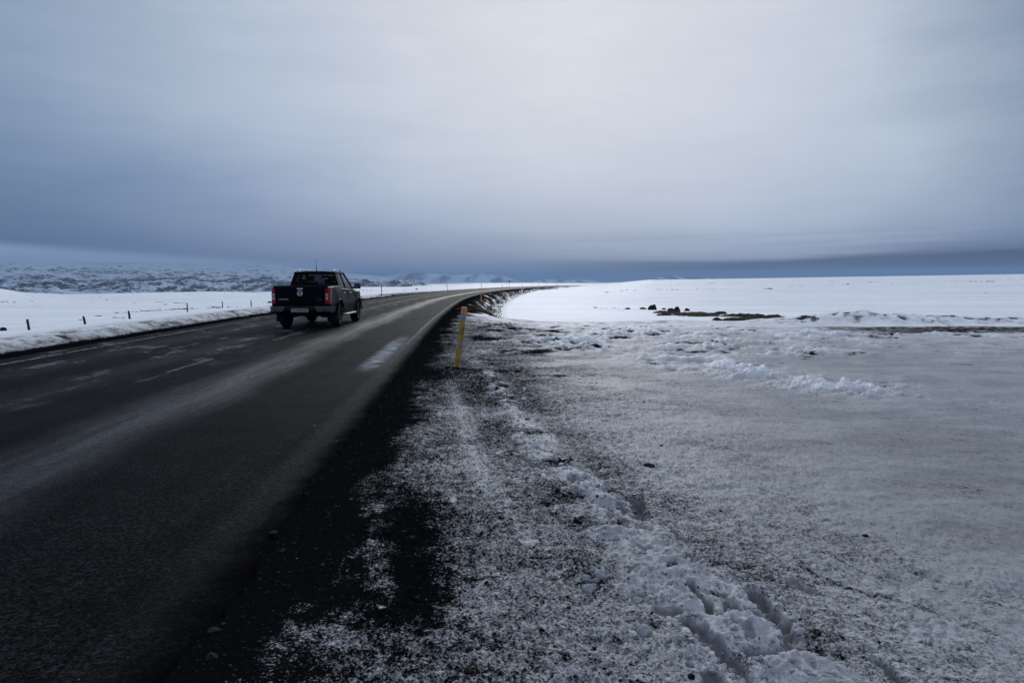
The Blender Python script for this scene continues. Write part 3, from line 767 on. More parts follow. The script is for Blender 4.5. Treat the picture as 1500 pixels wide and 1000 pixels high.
    for i in range(nx):
        bm.faces.new((Vt[0][i], Vb[0][i], Vb[0][i+1], Vt[0][i+1])); bm.faces.new((Vt[ny][i], Vt[ny][i+1], Vb[ny][i+1], Vb[ny][i]))
    for f in bm.faces: f.smooth = True
    for e in bm.edges:
        if e.is_manifold and e.calc_face_angle(0) > .5: e.smooth = False
    roof = bm_obj('roof', bm, M_PAINT, root)
    # panes
    def pane(name, q, m):
        bm = bmesh.new(); bm.faces.new([bm.verts.new(p) for p in q]); return bm_obj(name, bm, m, root)
    pane('rear_window', [SP(-1, .445, .575, .08)+Vector((.05, 0, 0)), SP(1, .445, .575, .08)-Vector((.05, 0, 0)), SP(1, .445, .575, .92)-Vector((.05, 0, 0)), SP(-1, .445, .575, .92)+Vector((.05, 0, 0))], M_TINT)
    pane('windscreen', [SP(-1, 2.72, 1.94, -.0), SP(1, 2.72, 1.94, .0), SP(1, 2.72, 1.94, .97), SP(-1, 2.72, 1.94, .97)], M_GLASS)
    for s in (-1, 1):
        o = Vector((-s*.02, 0, 0))
        pane('side_window', [SP(s, .65, .79, .05)+o, SP(s, 1.48, 1.39, .05)+o, SP(s, 1.48, 1.39, .95)+o, SP(s, .65, .79, .95)+o], M_TINT)
        pane('side_window', [SP(s, 1.54, 1.44, .05)+o, SP(s, 2.63, 1.87, .05)+o, SP(s, 2.63, 1.87, .95)+o, SP(s, 1.54, 1.44, .95)+o], M_GLASS)
    # interior
    for x in (-.37, .37):
        bm = bmesh.new(); box(bm, x-.24, x+.24, 1.35, 1.5, .9, 1.42); bm_obj('front_seat', bm, M_SEAT, root, bevel=.04)
        bm = bmesh.new(); box(bm, x-.13, x+.13, 1.36, 1.47, 1.46, 1.63); bm_obj('headrest', bm, M_SEAT, root, bevel=.035)
    bm = bmesh.new(); box(bm, -.66, .66, .60, .72, .9, 1.36); bm_obj('rear_seat', bm, M_SEAT, root, bevel=.04)
    for x in (-.42, .42):
        bm = bmesh.new(); box(bm, x-.12, x+.12, .62, .71, 1.38, 1.52); bm_obj('headrest', bm, M_SEAT, root, bevel=.03)
    bm = bmesh.new(); box(bm, -.7, .7, 2.3, 2.68, 1.1, 1.23); bm_obj('dashboard', bm, M_SEAT, root, bevel=.03)
    bm = bmesh.new(); box(bm, -.12, .12, 1.93, 1.95, 1.58, 1.65); bm_obj('inner_mirror', bm, M_PLAST, root)
    # tailgate
    bm = bmesh.new()
    pr = [(-1.235, .735), (-1.248, .80), (-1.252, 1.02), (-1.244, 1.06), (-1.247, 1.22), (-1.236, 1.285), (-1.215, 1.312), (-1.165, 1.314), (-1.165, .735)]
    prism(bm, pr, 'X', -.74, .74)
    tg = bm_obj('tailgate', bm, M_PAINT, root, bevel=.004)
    bm = bmesh.new(); box(bm, -.085, .085, -1.268, -1.243, 1.208, 1.246); bm_obj('handle', bm, M_BADGE, tg, bevel=.008)
    # round emblem with a bar
    bm = bmesh.new()
    ring = [(.068*math.sin(a)*(1+.10*max(0, math.cos(a))), -1.262, 1.085+.068*math.cos(a)*(1.12 if math.cos(a) > .6 else 1.)) for a in np.linspace(0, 2*math.pi, 33)]
    tube(bm, ring, .0135, 8, cap=False); box(bm, -.083, .083, -1.272, -1.256, 1.072, 1.098)
    bm_obj('emblem', bm, M_BADGE, tg)
    text_obj('lettering', 'NAVARA', .062, M_BADGE, tg, (-.50, -1.256, .905), width=.29)
    bm = bmesh.new(); ring = [(.555+.055*math.sin(a), -1.256, .895+.055*math.cos(a)) for a in np.linspace(0, 2*math.pi, 25)]
    tube(bm, ring, .004, 6, cap=False); box(bm, .551, .559, -1.259, -1.254, .87, .92)
    bm_obj('round_badge', bm, mat('dull_badge', (.10, .10, .11), .5, .4), tg)
    # tail lights wrap the corners
    for s in (-1, 1):
        poly = [(s*.752, -1.243), (s*.82, -1.238), (s*.868, -1.205), (s*.898, -1.13), (s*.903, -1.05), (s*.86, -1.05), (s*.82, -1.15), (s*.752, -1.17)]
        bm = bmesh.new(); prism(bm, poly, 'Z', .775, 1.225)
        for v in bm.verts:                      # tapered foot, raked crown
            if v.co.z < 1: v.co.x -= s*.012
            else: v.co.y += .015*(abs(v.co.x) > .84)
        tl = bm_obj('tail_light', bm, M_RED, root, bevel=.008)
        bm = bmesh.new(); prism(bm, [(s*.762, -1.249), (s*.815, -1.245), (s*.832, -1.235), (s*.832, -1.20), (s*.762, -1.20)], 'Z', .895, 1.075)
        bm_obj('reversing_lens', bm, M_CLEAR, tl, bevel=.005)
        bm = bmesh.new(); box(bm, s*.79-.016, s*.79+.016, -1.254, -1.24, .965, 1.02); bm_obj('indicator_lens', bm, M_PLAST, tl, bevel=.004)
    # rear bumper
    bm = bmesh.new(); prism(bm, [(-1.17, .52), (-1.30, .53), (-1.335, .58), (-1.335, .66), (-1.31, .70), (-1.17, .72)], 'X', -.80, .80)
    bp = bm_obj('rear_bumper', bm, M_PLAST, root, bevel=.008)
    for s in (-1, 1):
        bm = bmesh.new(); prism(bm, [(s*.44, -1.20), (s*.44, -1.352), (s*.78, -1.346), (s*.87, -1.30), (s*.905, -1.20)], 'Z', .545, .70)
        for v in bm.verts:
            if v.co.z < .6 and abs(v.co.x) < .5: v.co.x = s*.52
        cc = bm_obj('bumper_corner', bm, M_CHROME, bp, bevel=.012)
        bm = bmesh.new(); box(bm, s*.74-.05, s*.74+.05, -1.356, -1.30, .575, .60); bm_obj('reflector', bm, M_PLAST, cc)
        bm = bmesh.new(); prism(bm, [(s*.87, -1.25), (s*.90, -1.25), (s*.905, -.55), (s*.87, -.55)], 'Z', .50, .70); bm_obj('bumper_side', bm, M_PLAST, bp, bevel=.01)
    bm = bmesh.new(); box(bm, -.26, .26, -1.350, -1.338, .525, .635); pl = bm_obj('number_plate', bm, M_PLATE, root, bevel=.002)
    text_obj('plate_text', 'FLHRE34', .10, M_PTXT, pl, (0, -1.352, .58), width=.46)
    # high brake light, roof rails, antenna
    bm = bmesh.new(); box(bm, -.18, .18, .535, .565, 1.722, 1.752); bm_obj('brake_light', bm, M_RED, root, bevel=.004)
    for s in (-1, 1):
        bm = bmesh.new(); k = np.linspace(0, 1, 15)
        tube(bm, [(s*(.575-.01*t), .60+1.30*t, 1.772+.058*min(1, math.sin(math.pi*min(max(t, .0), 1))*1.5)) for t in k], .018, 8); bm_obj('roof_rail', bm, mat('rail_grey', (.06, .065, .07), .4, .3), root, smooth=True)
    bm = bmesh.new(); tube(bm, [(.02, .75, 1.79), (.02, .73, 1.83), (.018, .69, 2.0), (.012, .63, 2.19)], [.022, .012, .006, .004], 8); bm_obj('antenna', bm, M_PLAST, root, smooth=True)
    # door seams, handles, mirrors, steps
    for s in (-1, 1):
        for y0, y1 in ((.50, .508), (1.50, 1.508), (2.50, 2.508)):
            bm = bmesh.new(); tube(bm, [(s*.899, y0, 1.17), (s*.904, y0, 1.05), (s*.908, y0, .85), (s*.905, y0, .60)], .006, 6); bm_obj('door_seam', bm, M_PLAST, root)
        for y in (.66, 1.64):
            bm = bmesh.new(); box(bm, s*.905-.025, s*.905+.022, y, y+.19, 1.055, 1.092); bm_obj('door_handle', bm, M_BADGE, root, bevel=.01)
        bm = bmesh.new()
        box(bm, s*1.04-.115, s*1.04+.115, 2.34, 2.47, 1.19, 1.385)
        for v in bm.verts:
            if v.co.y > 2.4: v.co.x = s*1.04+(v.co.x-s*1.04)*.7; v.co.z = 1.285+(v.co.z-1.285)*.7
        tube(bm, [(s*.83, 2.44, 1.22), (s*.95, 2.42, 1.23)], .025, 8)
        mi = bm_obj('wing_mirror', bm, M_PLAST, root, bevel=.02)
        bm = bmesh.new(); box(bm, s*1.04-.095, s*1.04+.095, 2.332, 2.339, 1.212, 1.364); bm_obj('mirror_glass', bm, M_MIRROR, mi, bevel=.01)
        bm = bmesh.new(); tube(bm, [(s*.80, .52, .37), (s*.93, .60, .36), (s*.94, 1.5, .36), (s*.94, 2.42, .36), (s*.80, 2.5, .37)], .036, 10); sb = bm_obj('side_step', bm, M_CHROME, root, smooth=True)
        bm = bmesh.new(); box(bm, s*.79-.11, s*.79+.11, .5, 2.6, .405, .46); bm_obj('sill', bm, M_PLAST, root)
        for yc in (0, 3.15):                       # dark wheel housings
            bm = bmesh.new(); pts = [(yc+.465*math.cos(a), .39+.465*math.sin(a)) for a in np.linspace(-.15, math.pi+.15, 20)]
            A = [bm.verts.new((s*.885, p[0], p[1])) for p in pts]; B = [bm.verts.new((s*.42, p[0], p[1])) for p in pts]
            for i in range(len(pts)-1): bm.faces.new((A[i], A[i+1], B[i+1], B[i]))
            bm.faces.new(B); bm_obj('wheel_housing', bm, M_CHASSIS, root)
            bm = bmesh.new(); pts = [(s*.945, yc+.485*math.cos(a), .39+.485*math.sin(a)) for a in np.linspace(.05, math.pi-.05, 22)]
            tube(bm, pts, .020, 8); bm_obj('arch_trim', bm, M_PLAST if yc else M_PAINT, root, smooth=True)
        bm = bmesh.new(); box(bm, s*.79-.14, s*.79+.14, -.60, -.575, .20, .52); bm_obj('mud_flap', bm, M_PLAST, root)
    # chassis and rear axle
    bm = bmesh.new()
    for s in (-1, 1):
        box(bm, s*.45-.05, s*.45+.05, -1.15, 3.7, .42, .56); box(bm, s*.55-.035, s*.55+.035, -.75, .65, .34, .38)
        tube(bm, [(s*.38, -.15, .36), (s*.42, -.12, .60)], .03, 8)
    box(bm, -.7, .7, -1.1, -.85, .40, .60); box(bm, -.35, .35, 1.0, 2.9, .34, .5)
    bm_obj('chassis', bm, M_CHASSIS, root)
    bm = bmesh.new(); tube(bm, [(-.75, 0, .385), (-.2, 0, .385), (-.12, 0, .37), (0, 0, .365), (.12, 0, .37), (.2, 0, .385), (.75, 0, .385)], [.045, .05, .10, .15, .10, .05, .045], 12); bm_obj('rear_axle', bm, M_CHASSIS, root, smooth=True)
    bm = bmesh.new(); tube(bm, [(.55, -1.12, .42), (.5, -.5, .42), (.35, .5, .40), (.3, 1.5, .38)], .035, 10); bm_obj('exhaust_pipe', bm, M_CHASSIS, root, smooth=True)
    bm = bmesh.new(); lathe(bm, [(-.1, .2), (-.1, .34), (0, .37), (.1, .34), (.1, .2)], 28); 
    for v in bm.verts: v.co = Vector((v.co.y, v.co.z-.72, v.co.x+.50))
    bm_obj('spare_wheel', bm, M_TYRE, root, smooth=True)
    # front end
    bm = bmesh.new(); prism(bm, [(3.86, .42), (4.02, .44), (4.06, .55), (4.03, .68), (3.90, .72)], 'X', -.86, .86); bm_obj('front_bumper', bm, M_PAINT, root, bevel=.03)
    bm = bmesh.new(); prism(bm, [(-.42, .72), (.42, .72), (.36, .96), (-.36, .96)], 'Y', 3.92, 3.97); bm_obj('grille', bm, M_CHROME, root, bevel=.01)
    for s in (-1, 1):
        bm = bmesh.new(); prism(bm, [(s*.48, .80), (s*.84, .84), (s*.80, .97), (s*.46, .93)], 'Y', 3.80, 3.96); bm_obj('headlight', bm, M_CLEAR, root, bevel=.02)
    # wheels
    def wheel(parent):
        bm = bmesh.new()
        lathe(bm, [(-.10, .225), (-.125, .25), (-.134, .30), (-.132, .345), (-.112, .374), (-.07, .384), (-.045, .376), (-.04, .385), (0, .387), (.04, .385), (.045, .376), (.07, .384), (.112, .374), (.132, .345), (.134, .30), (.125, .25), (.10, .225)], 44)
        wt = bm_obj('wheel', bm, M_TYRE, parent, smooth=True)
        bm = bmesh.new(); lathe(bm, [(-.1, .232), (.118, .236), (.128, .226), (.112, .215), (.06, .205), (.055, .19)], 40)
        hub = lathe(bm, [(.04, .075), (.085, .07), (.092, .03), (.092, .001)], 20)
        for k in range(6):
            M = Matrix.Rotation(k*math.pi/3, 4, 'X')
            for o in (-.020, .020):
                M2 = M @ Matrix.Rotation(o*3.2, 4, 'X')
                box(bm, .075, .102, -.016+o, .016+o, .05, .222, M2)
        bm_obj('rim', bm, M_RIM, wt)
        bm = bmesh.new(); lathe(bm, [(-.06, .001), (-.06, .215)], 30); lathe(bm, [(.0, .001), (.0, .15), (.015, .15), (.015, .001)], 24); bm_obj('brake_disc', bm, M_CHASSIS, wt)
        return wt
    w0 = wheel(root); first = True
    for s in (1, -1):
        for yc in (0, 3.15):
            if first: o = w0; first = False
            else:
                o = w0.copy(); link(o, root)
                for ch in list(w0.children): c = ch.copy(); link(c, o)
            o.location = (s*.79, yc, .385); o.rotation_euler = (random.uniform(0, 1), 0, 0 if s > 0 else math.pi)
    x0, y0 = pix0(456.5, 478.3)
    root.location = (x0, y0, 0.0); root.rotation_euler = (0, 0, .034)
build_truck()

# ---------------------------------------------------------------- roadside marker posts, sign, fence posts
M_YEL = mat('faded_yellow_plastic', (.40, .245, .050), .6, var=(11, .7), bump=(30, .3, .003))
M_ORG = mat('orange_plastic', (.62, .23, .045), .5, var=(9, .25))
M_BAND = mat('grey_reflective_tape', (.24, .30, .34), .35, .3, var=(20, .3))
M_TAN = mat('tan_weathered_post', (.16, .125, .085), .75, var=(12, .4))
M_DARK = mat('dark_wood', (.018, .016, .014), .9, var=(20, .5))
M_WOOD = mat('weathered_wood', (.055, .052, .048), .9, var=(15, .5))
M_METAL = mat('galvanised_metal', (.18, .19, .2), .5, .6)
def project_scale(y): return y/1000.
def on_line(d, u, y0=25, y1=330):
    ys = np.linspace(y0, y1, 4000); f = road_x(ys)+d-(u-750)/1000*ys
    i = int(np.argmax(np.sign(f[:-1]) != np.sign(f[1:]))); return float((u-750)/1000*ys[i]), float(ys[i])
def oval(w_, t_, n=14): return [(w_/2*math.cos(a)*(1 if abs(math.cos(a)) > .99 else 1), t_/2*math.sin(a)) for a in np.linspace(0, 2*math.pi, n, endpoint=False)]
def marker(loc, h, lean, label, body=M_YEL, cap=M_ORG, bands=((.80, .92), (.36, .43)), wd=.095, group=None, leany=0.):
    root = bpy.data.objects.new('marker_post', None); link(root); tag(root, label, 'marker post', group)
    bm = bmesh.new(); prism(bm, oval(wd, .045), 'Z', -.15, h*.925); bm_obj('post', bm, body, root, bevel=.0)
    bm = bmesh.new(); prism(bm, oval(wd+.008, .052), 'Z', h*.90, h); bm_obj('cap', bm, cap, root, bevel=.004)
    for a, b in bands:
        bm = bmesh.new(); prism(bm, oval(wd+.006, .050), 'Z', h*a, h*b-.002); bm_obj('reflector_band', bm, M_BAND, root)
    root.location = loc; root.rotation_euler = (leany, lean, random.uniform(-.15, .15))
    return root
bx, by_, bz = G_(669, 540)
marker((bx, by_, bz-.01), 1.04, .132, 'yellow leaning marker post with orange top on the snowy verge nearest the camera', wd=.092, bands=((.80, .905), (.35, .41)))
def at_line(d, u, **k):
    x, y = on_line(d, u, **k); return x, y, ground_z(x, y)
x, y, z = at_line(5.0, 704.5, y0=38, y1=90)
marker((x, y, z), .93, .04, 'orange marker post on the grassy right-hand embankment beyond the nearest post', body=M_ORG, bands=((.80, .90),), wd=.075)
x, y, z = at_line(-4.7, 559.5, y0=40)
marker((x, y, z), 1.12, -.01, 'tan marker post on the left road edge just beyond the truck', body=M_TAN, cap=M_TAN, bands=((.80, .90),), wd=.075)
x, y, z = at_line(-4.7, 656, y0=60)
marker((x, y, z), 1.14, -.17, 'grey leaning marker post with dark top on the left road edge at mid distance', body=M_TAN, cap=M_DARK, bands=(), wd=.075)
x, y, z = at_line(-4.7, 705.5, y0=90)
marker((x, y, z), 1.1, -.12, 'thin dark marker post on the left road edge, behind the orange post', body=M_WOOD, cap=M_DARK, bands=(), wd=.07)
x, y, z = at_line(-4.7, 735.5, y0=100)
marker((x, y, z), .75, .02, 'short dark marker post left of the small round road sign', body=M_DARK, cap=M_DARK, bands=(), wd=.10)
x, y, z = at_line(-5.3, 742.5, y0=100)
marker((x, y, z), 1.1, .03, 'thin grey marker post immediately left of the small round road sign', body=M_WOOD, cap=M_WOOD, bands=(), wd=.06)
for u in (765, 780, 789, 799, 815):
    x, y, z = at_line(-4.9, u, y0=120)
    marker((x, y, z), .85, random.uniform(-.05, .05), 'tiny distant marker post along the far bend right of the road sign', body=M_WOOD, cap=M_DARK, bands=(), wd=.07, group='distant marker posts along the bend')
# small round sign on a pole
x, y, z = at_line(-5.2, 746.3, y0=110)
root = bpy.data.objects.new('road_sign', None); link(root); tag(root, 'small dark round-headed road sign on a thin pole beside the far road', 'road sign')
bm = bmesh.new(); tube(bm, [(0, 0, -.1), (0, 0, 1.45)], .035, 8); bm_obj('pole', bm, M_METAL, root)
bm = bmesh.new(); prism(bm, [(.20*math.cos(a), 1.45+.20*math.sin(a)) for a in np.linspace(0, 2*math.pi, 20, endpoint=False)], 'Y', -.055, -.036); bm_obj('sign_plate', bm, M_DARK, root)
bm = bmesh.new(); box(bm, -.12, .12, -.06, -.036, 1.05, 1.22); bm_obj('sub_plate', bm, M_METAL, root)
root.location = (x, y, z)

FENCE = [(42.5, 483.5, 468, -.10, 'thick dark fence post leaning left, leftmost in the snow field'), (124.5, 475, 463.5, -.13, 'leaning fence post with a wire stub, second from the left'),
         (190, 467, 455, -.08, 'dark fence post beside dark heath tufts, third from the left'), (274.5, 457.5, 443.5, .01, 'tallest upright grey fence post, left of the truck'),
         (326, 451.5, 441.5, .0, 'upright fence post with a low brown tuft at its foot'), (368, 449, 440, .0, 'thin distant fence post closest to the truck')]
for i, (u, vb, vt, lean, lab) in enumerate(FENCE):
    x, y, z = G_(u, vb); h = (vb-vt)/1000*y*1.02
    root = bpy.data.objects.new('fence_post', None); link(root); tag(root, lab, 'fence post', 'old fence posts in the left snow field')
    bm = bmesh.new(); wd = .038 if i < 3 else .032
    tube(bm, [(0, 0, -.2), (.004, 0, h*.5), (-.003, 0, h)], [wd, wd*.95, wd*.8], 7)
    for v in bm.verts: v.co.x += random.uniform(-.006, .006); v.co.z += random.uniform(-.01, .01) if v.co.z > h*.9 else 0
    bm_obj('stake', bm, M_DARK if i < 3 else M_WOOD, root)
    bm = bmesh.new()
    if i == 1: tube(bm, [(0, -.05, h*.62), (-.09, -.06, h*.60), (-.14, -.05, h*.66)], .010, 6)
    else: tube(bm, [(-.05, -wd-.004, h*.7), (0, -wd-.006, h*.72), (.05, -wd-.004, h*.69)], .006, 6)
    bm_obj('wire_staple', bm, M_DARK, root)
    root.location = (x, y, z); root.rotation_euler = (0, lean, random.uniform(0, .3))

# ---------------------------------------------------------------- rocks, heath, tussocks
M_ROCK = mat('dark_lava_rock', (.016, .016, .016), .95, 0, .2, bump=(5, .8, .05), var=(3, .5))
M_HEATH = mat('dark_heath', (.021, .017, .011), 1., 0, .1, bump=(14, 1., .05), var=(2.2, .6))
def rock_mesh(bm, c, w_, h_, dp, seed, sub=3):
    r = bmesh.ops.create_icosphere(bm, subdivisions=sub, radius=1)['verts']
    P = np.array([v.co[:] for v in r]); n = 1+.28*pn(P[:, 0]*1.3+seed*9.7, P[:, 1]*1.3+P[:, 2]*1.7, seed)+.12*pn(P[:, 0]*3.1+seed, P[:, 2]*3.3+P[:, 1]*2, seed+3)
    for v, k in zip(r, n): v.co = Vector((v.co.x*w_/2*k+c[0], v.co.y*dp/2*k+c[1], v.co.z*h_*k+c[2]))
ROCKS = [((957, 454), 13, 8, 'largest rounded dark boulder in the right snow field'), ((993, 456.5), 9, 8, 'tall dark boulder at the head of the heath strip'),
         ((984, 455.5), 10, 5, 'low dark rock touching the tall boulder at the heath strip'), ((1007.5, 455.5), 8, 4, 'small pointed rock right of the tall boulder'),
         ((973, 453.5), 6, 2.6, 'small brown rock between the two big boulders'), ((943, 453), 10, 3, 'flat dark rock just left of the largest boulder'),
         ((920, 453), 8, 2.6, 'low rock alone at the left end of the boulder row'), ((2, 484.5), 9, 5.5, 'dark brown rock cut by the left edge of the view'),
         ((394, 443.5), 6, 2.6, 'small dark rock left of the truck'), ((610, 424), 3, 1.8, 'tiny dark rock on the snow between two left marker posts')]
for i, ((u, v), wp, hp, lab) in enumerate(ROCKS):
    x, y, z = G_(u, v); s = y/1000
    bm = bmesh.new(); rock_mesh(bm, (0, 0, 0), wp*s, hp*s*.95, wp*s*.9, 20+i)
    tag(bm_obj('rock', bm, M_ROCK, smooth=True, loc=(x, y+wp*s*.4, z)), lab, 'rock', 'dark rocks in the snow fields')

HEATH = [(978, 458.3, 40, 2.6), (1020, 461.3, 66, 6.5), (975, 461.5, 28, 1.6), (1090, 463.0, 66, 3.0), (1056, 459.6, 20, 1.2), (1100, 469.3, 84, 4.8), (1156, 467.8, 66, 4.6), (1120, 465.6, 60, 2.6), (1132, 464.5, 24, 1.0), (1050, 469, 14, 1.2), (1165, 472.5, 14, 1.0)]
def build_heath():
    A = []; Fs = []; off = 0
    for k, (u, v, wp, hp) in enumerate(HEATH):
        x0, y0, z0 = G_(u, v); sx = wp/1000*y0/2; sy = max(hp/1000*y0*y0/(EYE+1.0)/2*.9, .35)
        nx, ny = int(max(30, wp*1.6)), 26
        a = np.linspace(-1.25, 1.25, nx); b = np.linspace(-1.25, 1.25, ny); AA, BB = np.meshgrid(a, b)
        X_ = x0+AA*sx+BB*.15*sx; Y_ = y0+BB*sy; q = AA**2+BB**2
        m_ = ((1.12 if k < 4 else 1.38)-q)+.45*fbm(X_*.5, Y_*.42, 3, 500+k)+.8*fbm(X_*2.2, Y_*1.1, 4, 540+k)
        hh = np.clip(m_, -.6, 1)*.16+.05*fbm(X_*2.5, Y_*2.5, 3, 520+k)*(m_ > 0)
        Z_ = terrain(X_.ravel(), Y_.ravel())[0].reshape(X_.shape)+np.where(m_ > 0, hh, -.1-.2*np.abs(m_))
        i = np.arange(ny-1)[:, None]*nx; j = np.arange(nx-1)[None, :]
        F = np.stack([i+j, i+j+1, i+nx+j+1, i+nx+j], -1).reshape(-1, 4)
        keep = (m_.ravel()[F].max(1) > -.05)
        A.append(np.stack([X_.ravel(), Y_.ravel(), Z_.ravel()], 1)); Fs.append(F[keep]+off); off += X_.size
    tag(np_mesh('heath', np.concatenate(A), np.concatenate(Fs), M_HEATH), kind='stuff')
build_heath()

def ico_cloud(name, pts, sizes, m, flat=1., sub=1, seed=1, smooth=False):
    bm = bmesh.new(); bmesh.ops.create_icosphere(bm, subdivisions=sub, radius=1)
    V = np.array([v.co[:] for v in bm.verts]); F = np.array([[v.index for v in f.verts] for f in bm.faces]); bm.free()
    rg = np.random.RandomState(seed); n = len(pts); pts = np.asarray(pts); sizes = np.asarray(sizes)
    if sizes.ndim == 1: sizes = np.stack([sizes*rg.uniform(.7, 1.3, n), sizes*rg.uniform(.7, 1.3, n), sizes*rg.uniform(.5, 1., n)*flat], 1)
    j = rg.uniform(.72, 1.28, (n, len(V), 1)); P = V[None]*j*sizes[:, None, :]
    a = rg.uniform(0, 6.28, n)*(1 if flat > .5 else 0); c, s = np.cos(a)[:, None], np.sin(a)[:, None]
    P = np.stack([P[..., 0]*c-P[..., 1]*s, P[..., 0]*s+P[..., 1]*c, P[..., 2]], -1)+pts[:, None, :]
    Fa = F[None]+np.arange(n)[:, None, None]*len(V)
    return np_mesh(name, P.reshape(-1, 3), Fa.reshape(-1, 3), m, smooth=smooth)

# small dark tufts showing through the far snow: (u0, u1, v, count, size px)
TUFT = [(0, 22, 442.5, 6, 1.5), (4, 14, 441, 3, 1.2), (40, 55, 440.8, 3, 1.3), (86, 96, 444.5, 2, .8), (124, 152, 434.5, 6, 1.), (156, 158, 439, 2, 1.6), (192, 197, 444, 2, 1.2),
        (140, 152, 463.5, 5, 2.0), (168, 186, 458.2, 6, 2.0), (166, 187, 465.2, 7, 2.2), (190, 202, 456.8, 5, 1.8), (206, 222, 455.4, 8, 2.2), (222, 240, 455.0, 8, 1.9), (240, 255, 453.7, 6, 1.8), (256, 276, 453.0, 9, 2.6),
        (276, 302, 452, 7, 1.5), (300, 313, 451.2, 4, 1.4), (313, 323, 450.4, 8, 2.6), (326, 354, 449.8, 8, 1.4), (226, 238, 442.8, 4, 1.3), (255, 270, 444, 6, 1.9), (240, 243, 446, 2, 1.8), (232, 236, 450.6, 2, 1.4),
        (380, 392, 443, 3, 1.1), (524, 545, 425.5, 7, 1.2), (575, 592, 425.2, 4, 1.), (618, 630, 418.6, 6, .9), (640, 668, 419, 8, .9),
        (872, 874, 450, 2, 1.8), (878, 902, 451.4, 7, 1.2), (900, 912, 454, 3, 1.), (910, 914, 455.5, 2, 1.2), (886, 889, 428.6, 2, 1.8), (908, 920, 425.3, 6, 1.5), (928, 930, 425.4, 2, 1.6), (940, 952, 419.2, 5, .8), (960, 996, 424.2, 14, 1.1),
        (968, 990, 418, 6, .7), (994, 995, 417, 1, 1.4), (1020, 1072, 422.8, 14, 1.0), (1035, 1058, 415.2, 9, 1.0), (1066, 1100, 415.6, 8, .7), (1120, 1134, 423.0, 8, 2.0), (1152, 1162, 419.6, 4, .9),
        (1168, 1186, 419.3, 4, .9), (1214, 1224, 417, 4, .8), (1216, 1222, 411.2, 2, .8), (1234, 1244, 416.6, 7, 1.4), (1256, 1290, 413.0, 12, .9), (1300, 1310, 415, 4, .8), (1336, 1350, 415, 4, .8), (1362, 1412, 412, 14, .8),
        (1412, 1456, 412.2, 20, 1.3), (1444, 1462, 418, 4, .8), (1440, 1448, 429.4, 3, .9), (1362, 1368, 427, 2, .9), (1452, 1500, 409.2, 10, .8), (1484, 1500, 416.5, 4, .8)]
pts = []; szs = []
for u0, u1, v, n, sp in TUFT:
    for k in range(n):
        u = random.uniform(u0, u1); vv = v+random.uniform(-.5, .5)*min(1, sp/2)
        x, y, z = G_(u, vv)
        if y > 420: continue
        s = y/1000*sp*random.uniform(.5, 1.1)
        pts.append((x, y, z-s*.05)); szs.append((s*random.uniform(.9, 1.8), s*random.uniform(.8, 1.4), s*.42))
tag(ico_cloud('tussocks', pts, np.array(szs), M_HEATH, flat=.3, sub=2, seed=3, smooth=True), kind='stuff')

# ---------------------------------------------------------------- dead grass on the embankment
def build_grass():
    n = 12000; rg = np.random.RandomState(5)
    y = 30+150*rg.uniform(0, 1, n)**1.6; d = 4.6+rg.beta(1.6, 2.2, n)*np.interp(y, [27, 40, 200], [1.0, 2.0, 2.4])
    cl = fbm(y*.5, d*1.4, 3, 601); k = cl > .02+.5*(1-ss(30, 38, y)); y, d = y[k], d[k]; n = len(y)
    x = road_x(y)+d; z = terrain(x, y)[0]
    h = rg.uniform(.06, .20, n)*np.interp(y, [27, 60], [.8, 1.2]); a = rg.uniform(0, 6.28, n); ln = rg.uniform(.3, 1.3, n)*h
    wv = rg.uniform(.008, .018, n)*np.interp(y, [27, 120], [1, 3])
    cx, sx = np.cos(a), np.sin(a); dx, dy = ln*np.cos(a+1.2), ln*np.sin(a+1.2)
    P = np.stack([np.stack([x-cx*wv, y-sx*wv, z-.02], 1), np.stack([x+cx*wv, y+sx*wv, z-.02], 1), np.stack([x+dx*.45+cx*wv*.6, y+dy*.45+sx*wv*.6, z+h*.7], 1), np.stack([x+dx, y+dy, z+h], 1)], 1)
    tag(np_mesh('dead_grass', P.reshape(-1, 3), np.arange(4*n).reshape(n, 4), mat('dry_grass', (.080, .056, .034), .9, 0, .1, var=(.9, .8)), smooth=False), kind='stuff')
build_grass()

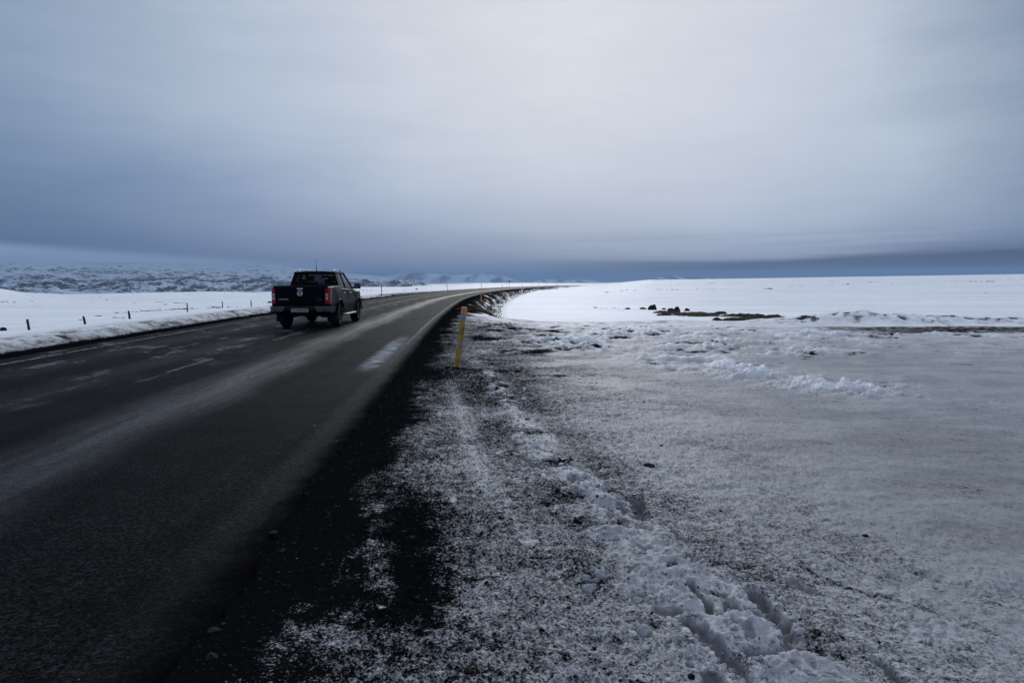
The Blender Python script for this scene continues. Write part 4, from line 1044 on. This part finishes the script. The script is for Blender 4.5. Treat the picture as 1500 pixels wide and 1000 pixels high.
# ---------------------------------------------------------------- loose gravel, snow crumbs, clods and stones
def scatter(n, y0, y1, dfun, seed, pw=1.5):
    rg = np.random.RandomState(seed); y = y0+(y1-y0)*rg.uniform(0, 1, n)**pw; x = dfun(rg, y, n); z = terrain(x, y)[0]; return np.stack([x, y, z], 1), rg
M_GRAV = mat('basalt_gravel', (.010, .010, .011), .8, 0, .08, var=(40, .7))
P_, rg = scatter(9000, 2.0, 16, lambda r, y, n: road_x(y)+3.55+r.gamma(1.6, .55, n), 11)
S_ = rg.lognormal(-5.7, .62, len(P_)); tag(ico_cloud('gravel', P_, S_, M_GRAV, seed=12), kind='stuff')
P_, rg = scatter(110, 2.2, 12, lambda r, y, n: road_x(y)+r.uniform(2.2, 4.3, n), 13)
d_ = lat(P_[:, 0], P_[:, 1]); P_[:, 2] = np.where(d_ < 3.7, road_z(P_[:, 1])-.010, P_[:, 2])+.002
tag(ico_cloud('grit', P_, rg.lognormal(-6.2, .6, len(P_)), mat('pale_grit', (.16, .16, .16), .7), seed=14), kind='stuff')
M_CR = mat('snow_clod', (.29, .315, .36), .7, 0, .2, bump=(45, .5, .006), var=(14, .45))
P_, rg = scatter(1700, 2.3, 15, lambda r, y, n: ridge_x(y)+r.normal(-.02, .26, n), 15)
tag(ico_cloud('snow_crumbs', P_, rg.lognormal(-4.9, .45, len(P_)), M_CR, seed=16, sub=2, smooth=False), kind='stuff')

CLODS = [(880, 847, 22, 'round pale snow clod alone in the dark grit left of the ridge'), (944, 928, 24, 'angular snow clod in the grit beside the lower left hollow'),
         (908, 733, 12, 'small white clod just left of the deep dark hole'), (858, 850, 14, 'small flat snow clod left of the round clod'), (940, 874, 11, 'tiny white clod between the round clod and the ridge'),
         (862, 868, 20, 'elongated snow lump below the round clod')]
for i, (u, v, wp, lab) in enumerate(CLODS):
    x, y, z = G_(u, v); s = wp*y/1000
    bm = bmesh.new(); rock_mesh(bm, (0, 0, 0), s, s*.42, s*.85, 40+i, 3)
    tag(bm_obj('snow_clod', bm, M_CR, smooth=True, loc=(x, y, z+s*.12)), lab, 'snow clod', 'snow clods beside the ridge')
for i, (u, v, wp, lab) in enumerate([(951, 681, 17, 'flat dark stone alone on the dirty snow right of the ridge'), (799, 737, 18, 'flat dark stone in the gritty strip left of the ridge')]):
    x, y, z = G_(u, v); s = wp*y/1000
    bm = bmesh.new(); rock_mesh(bm, (0, 0, 0), s, s*.2, s*.7, 60+i, 3)
    tag(bm_obj('stone', bm, M_ROCK, smooth=True, loc=(x, y, z+s*.04)), lab, 'stone')
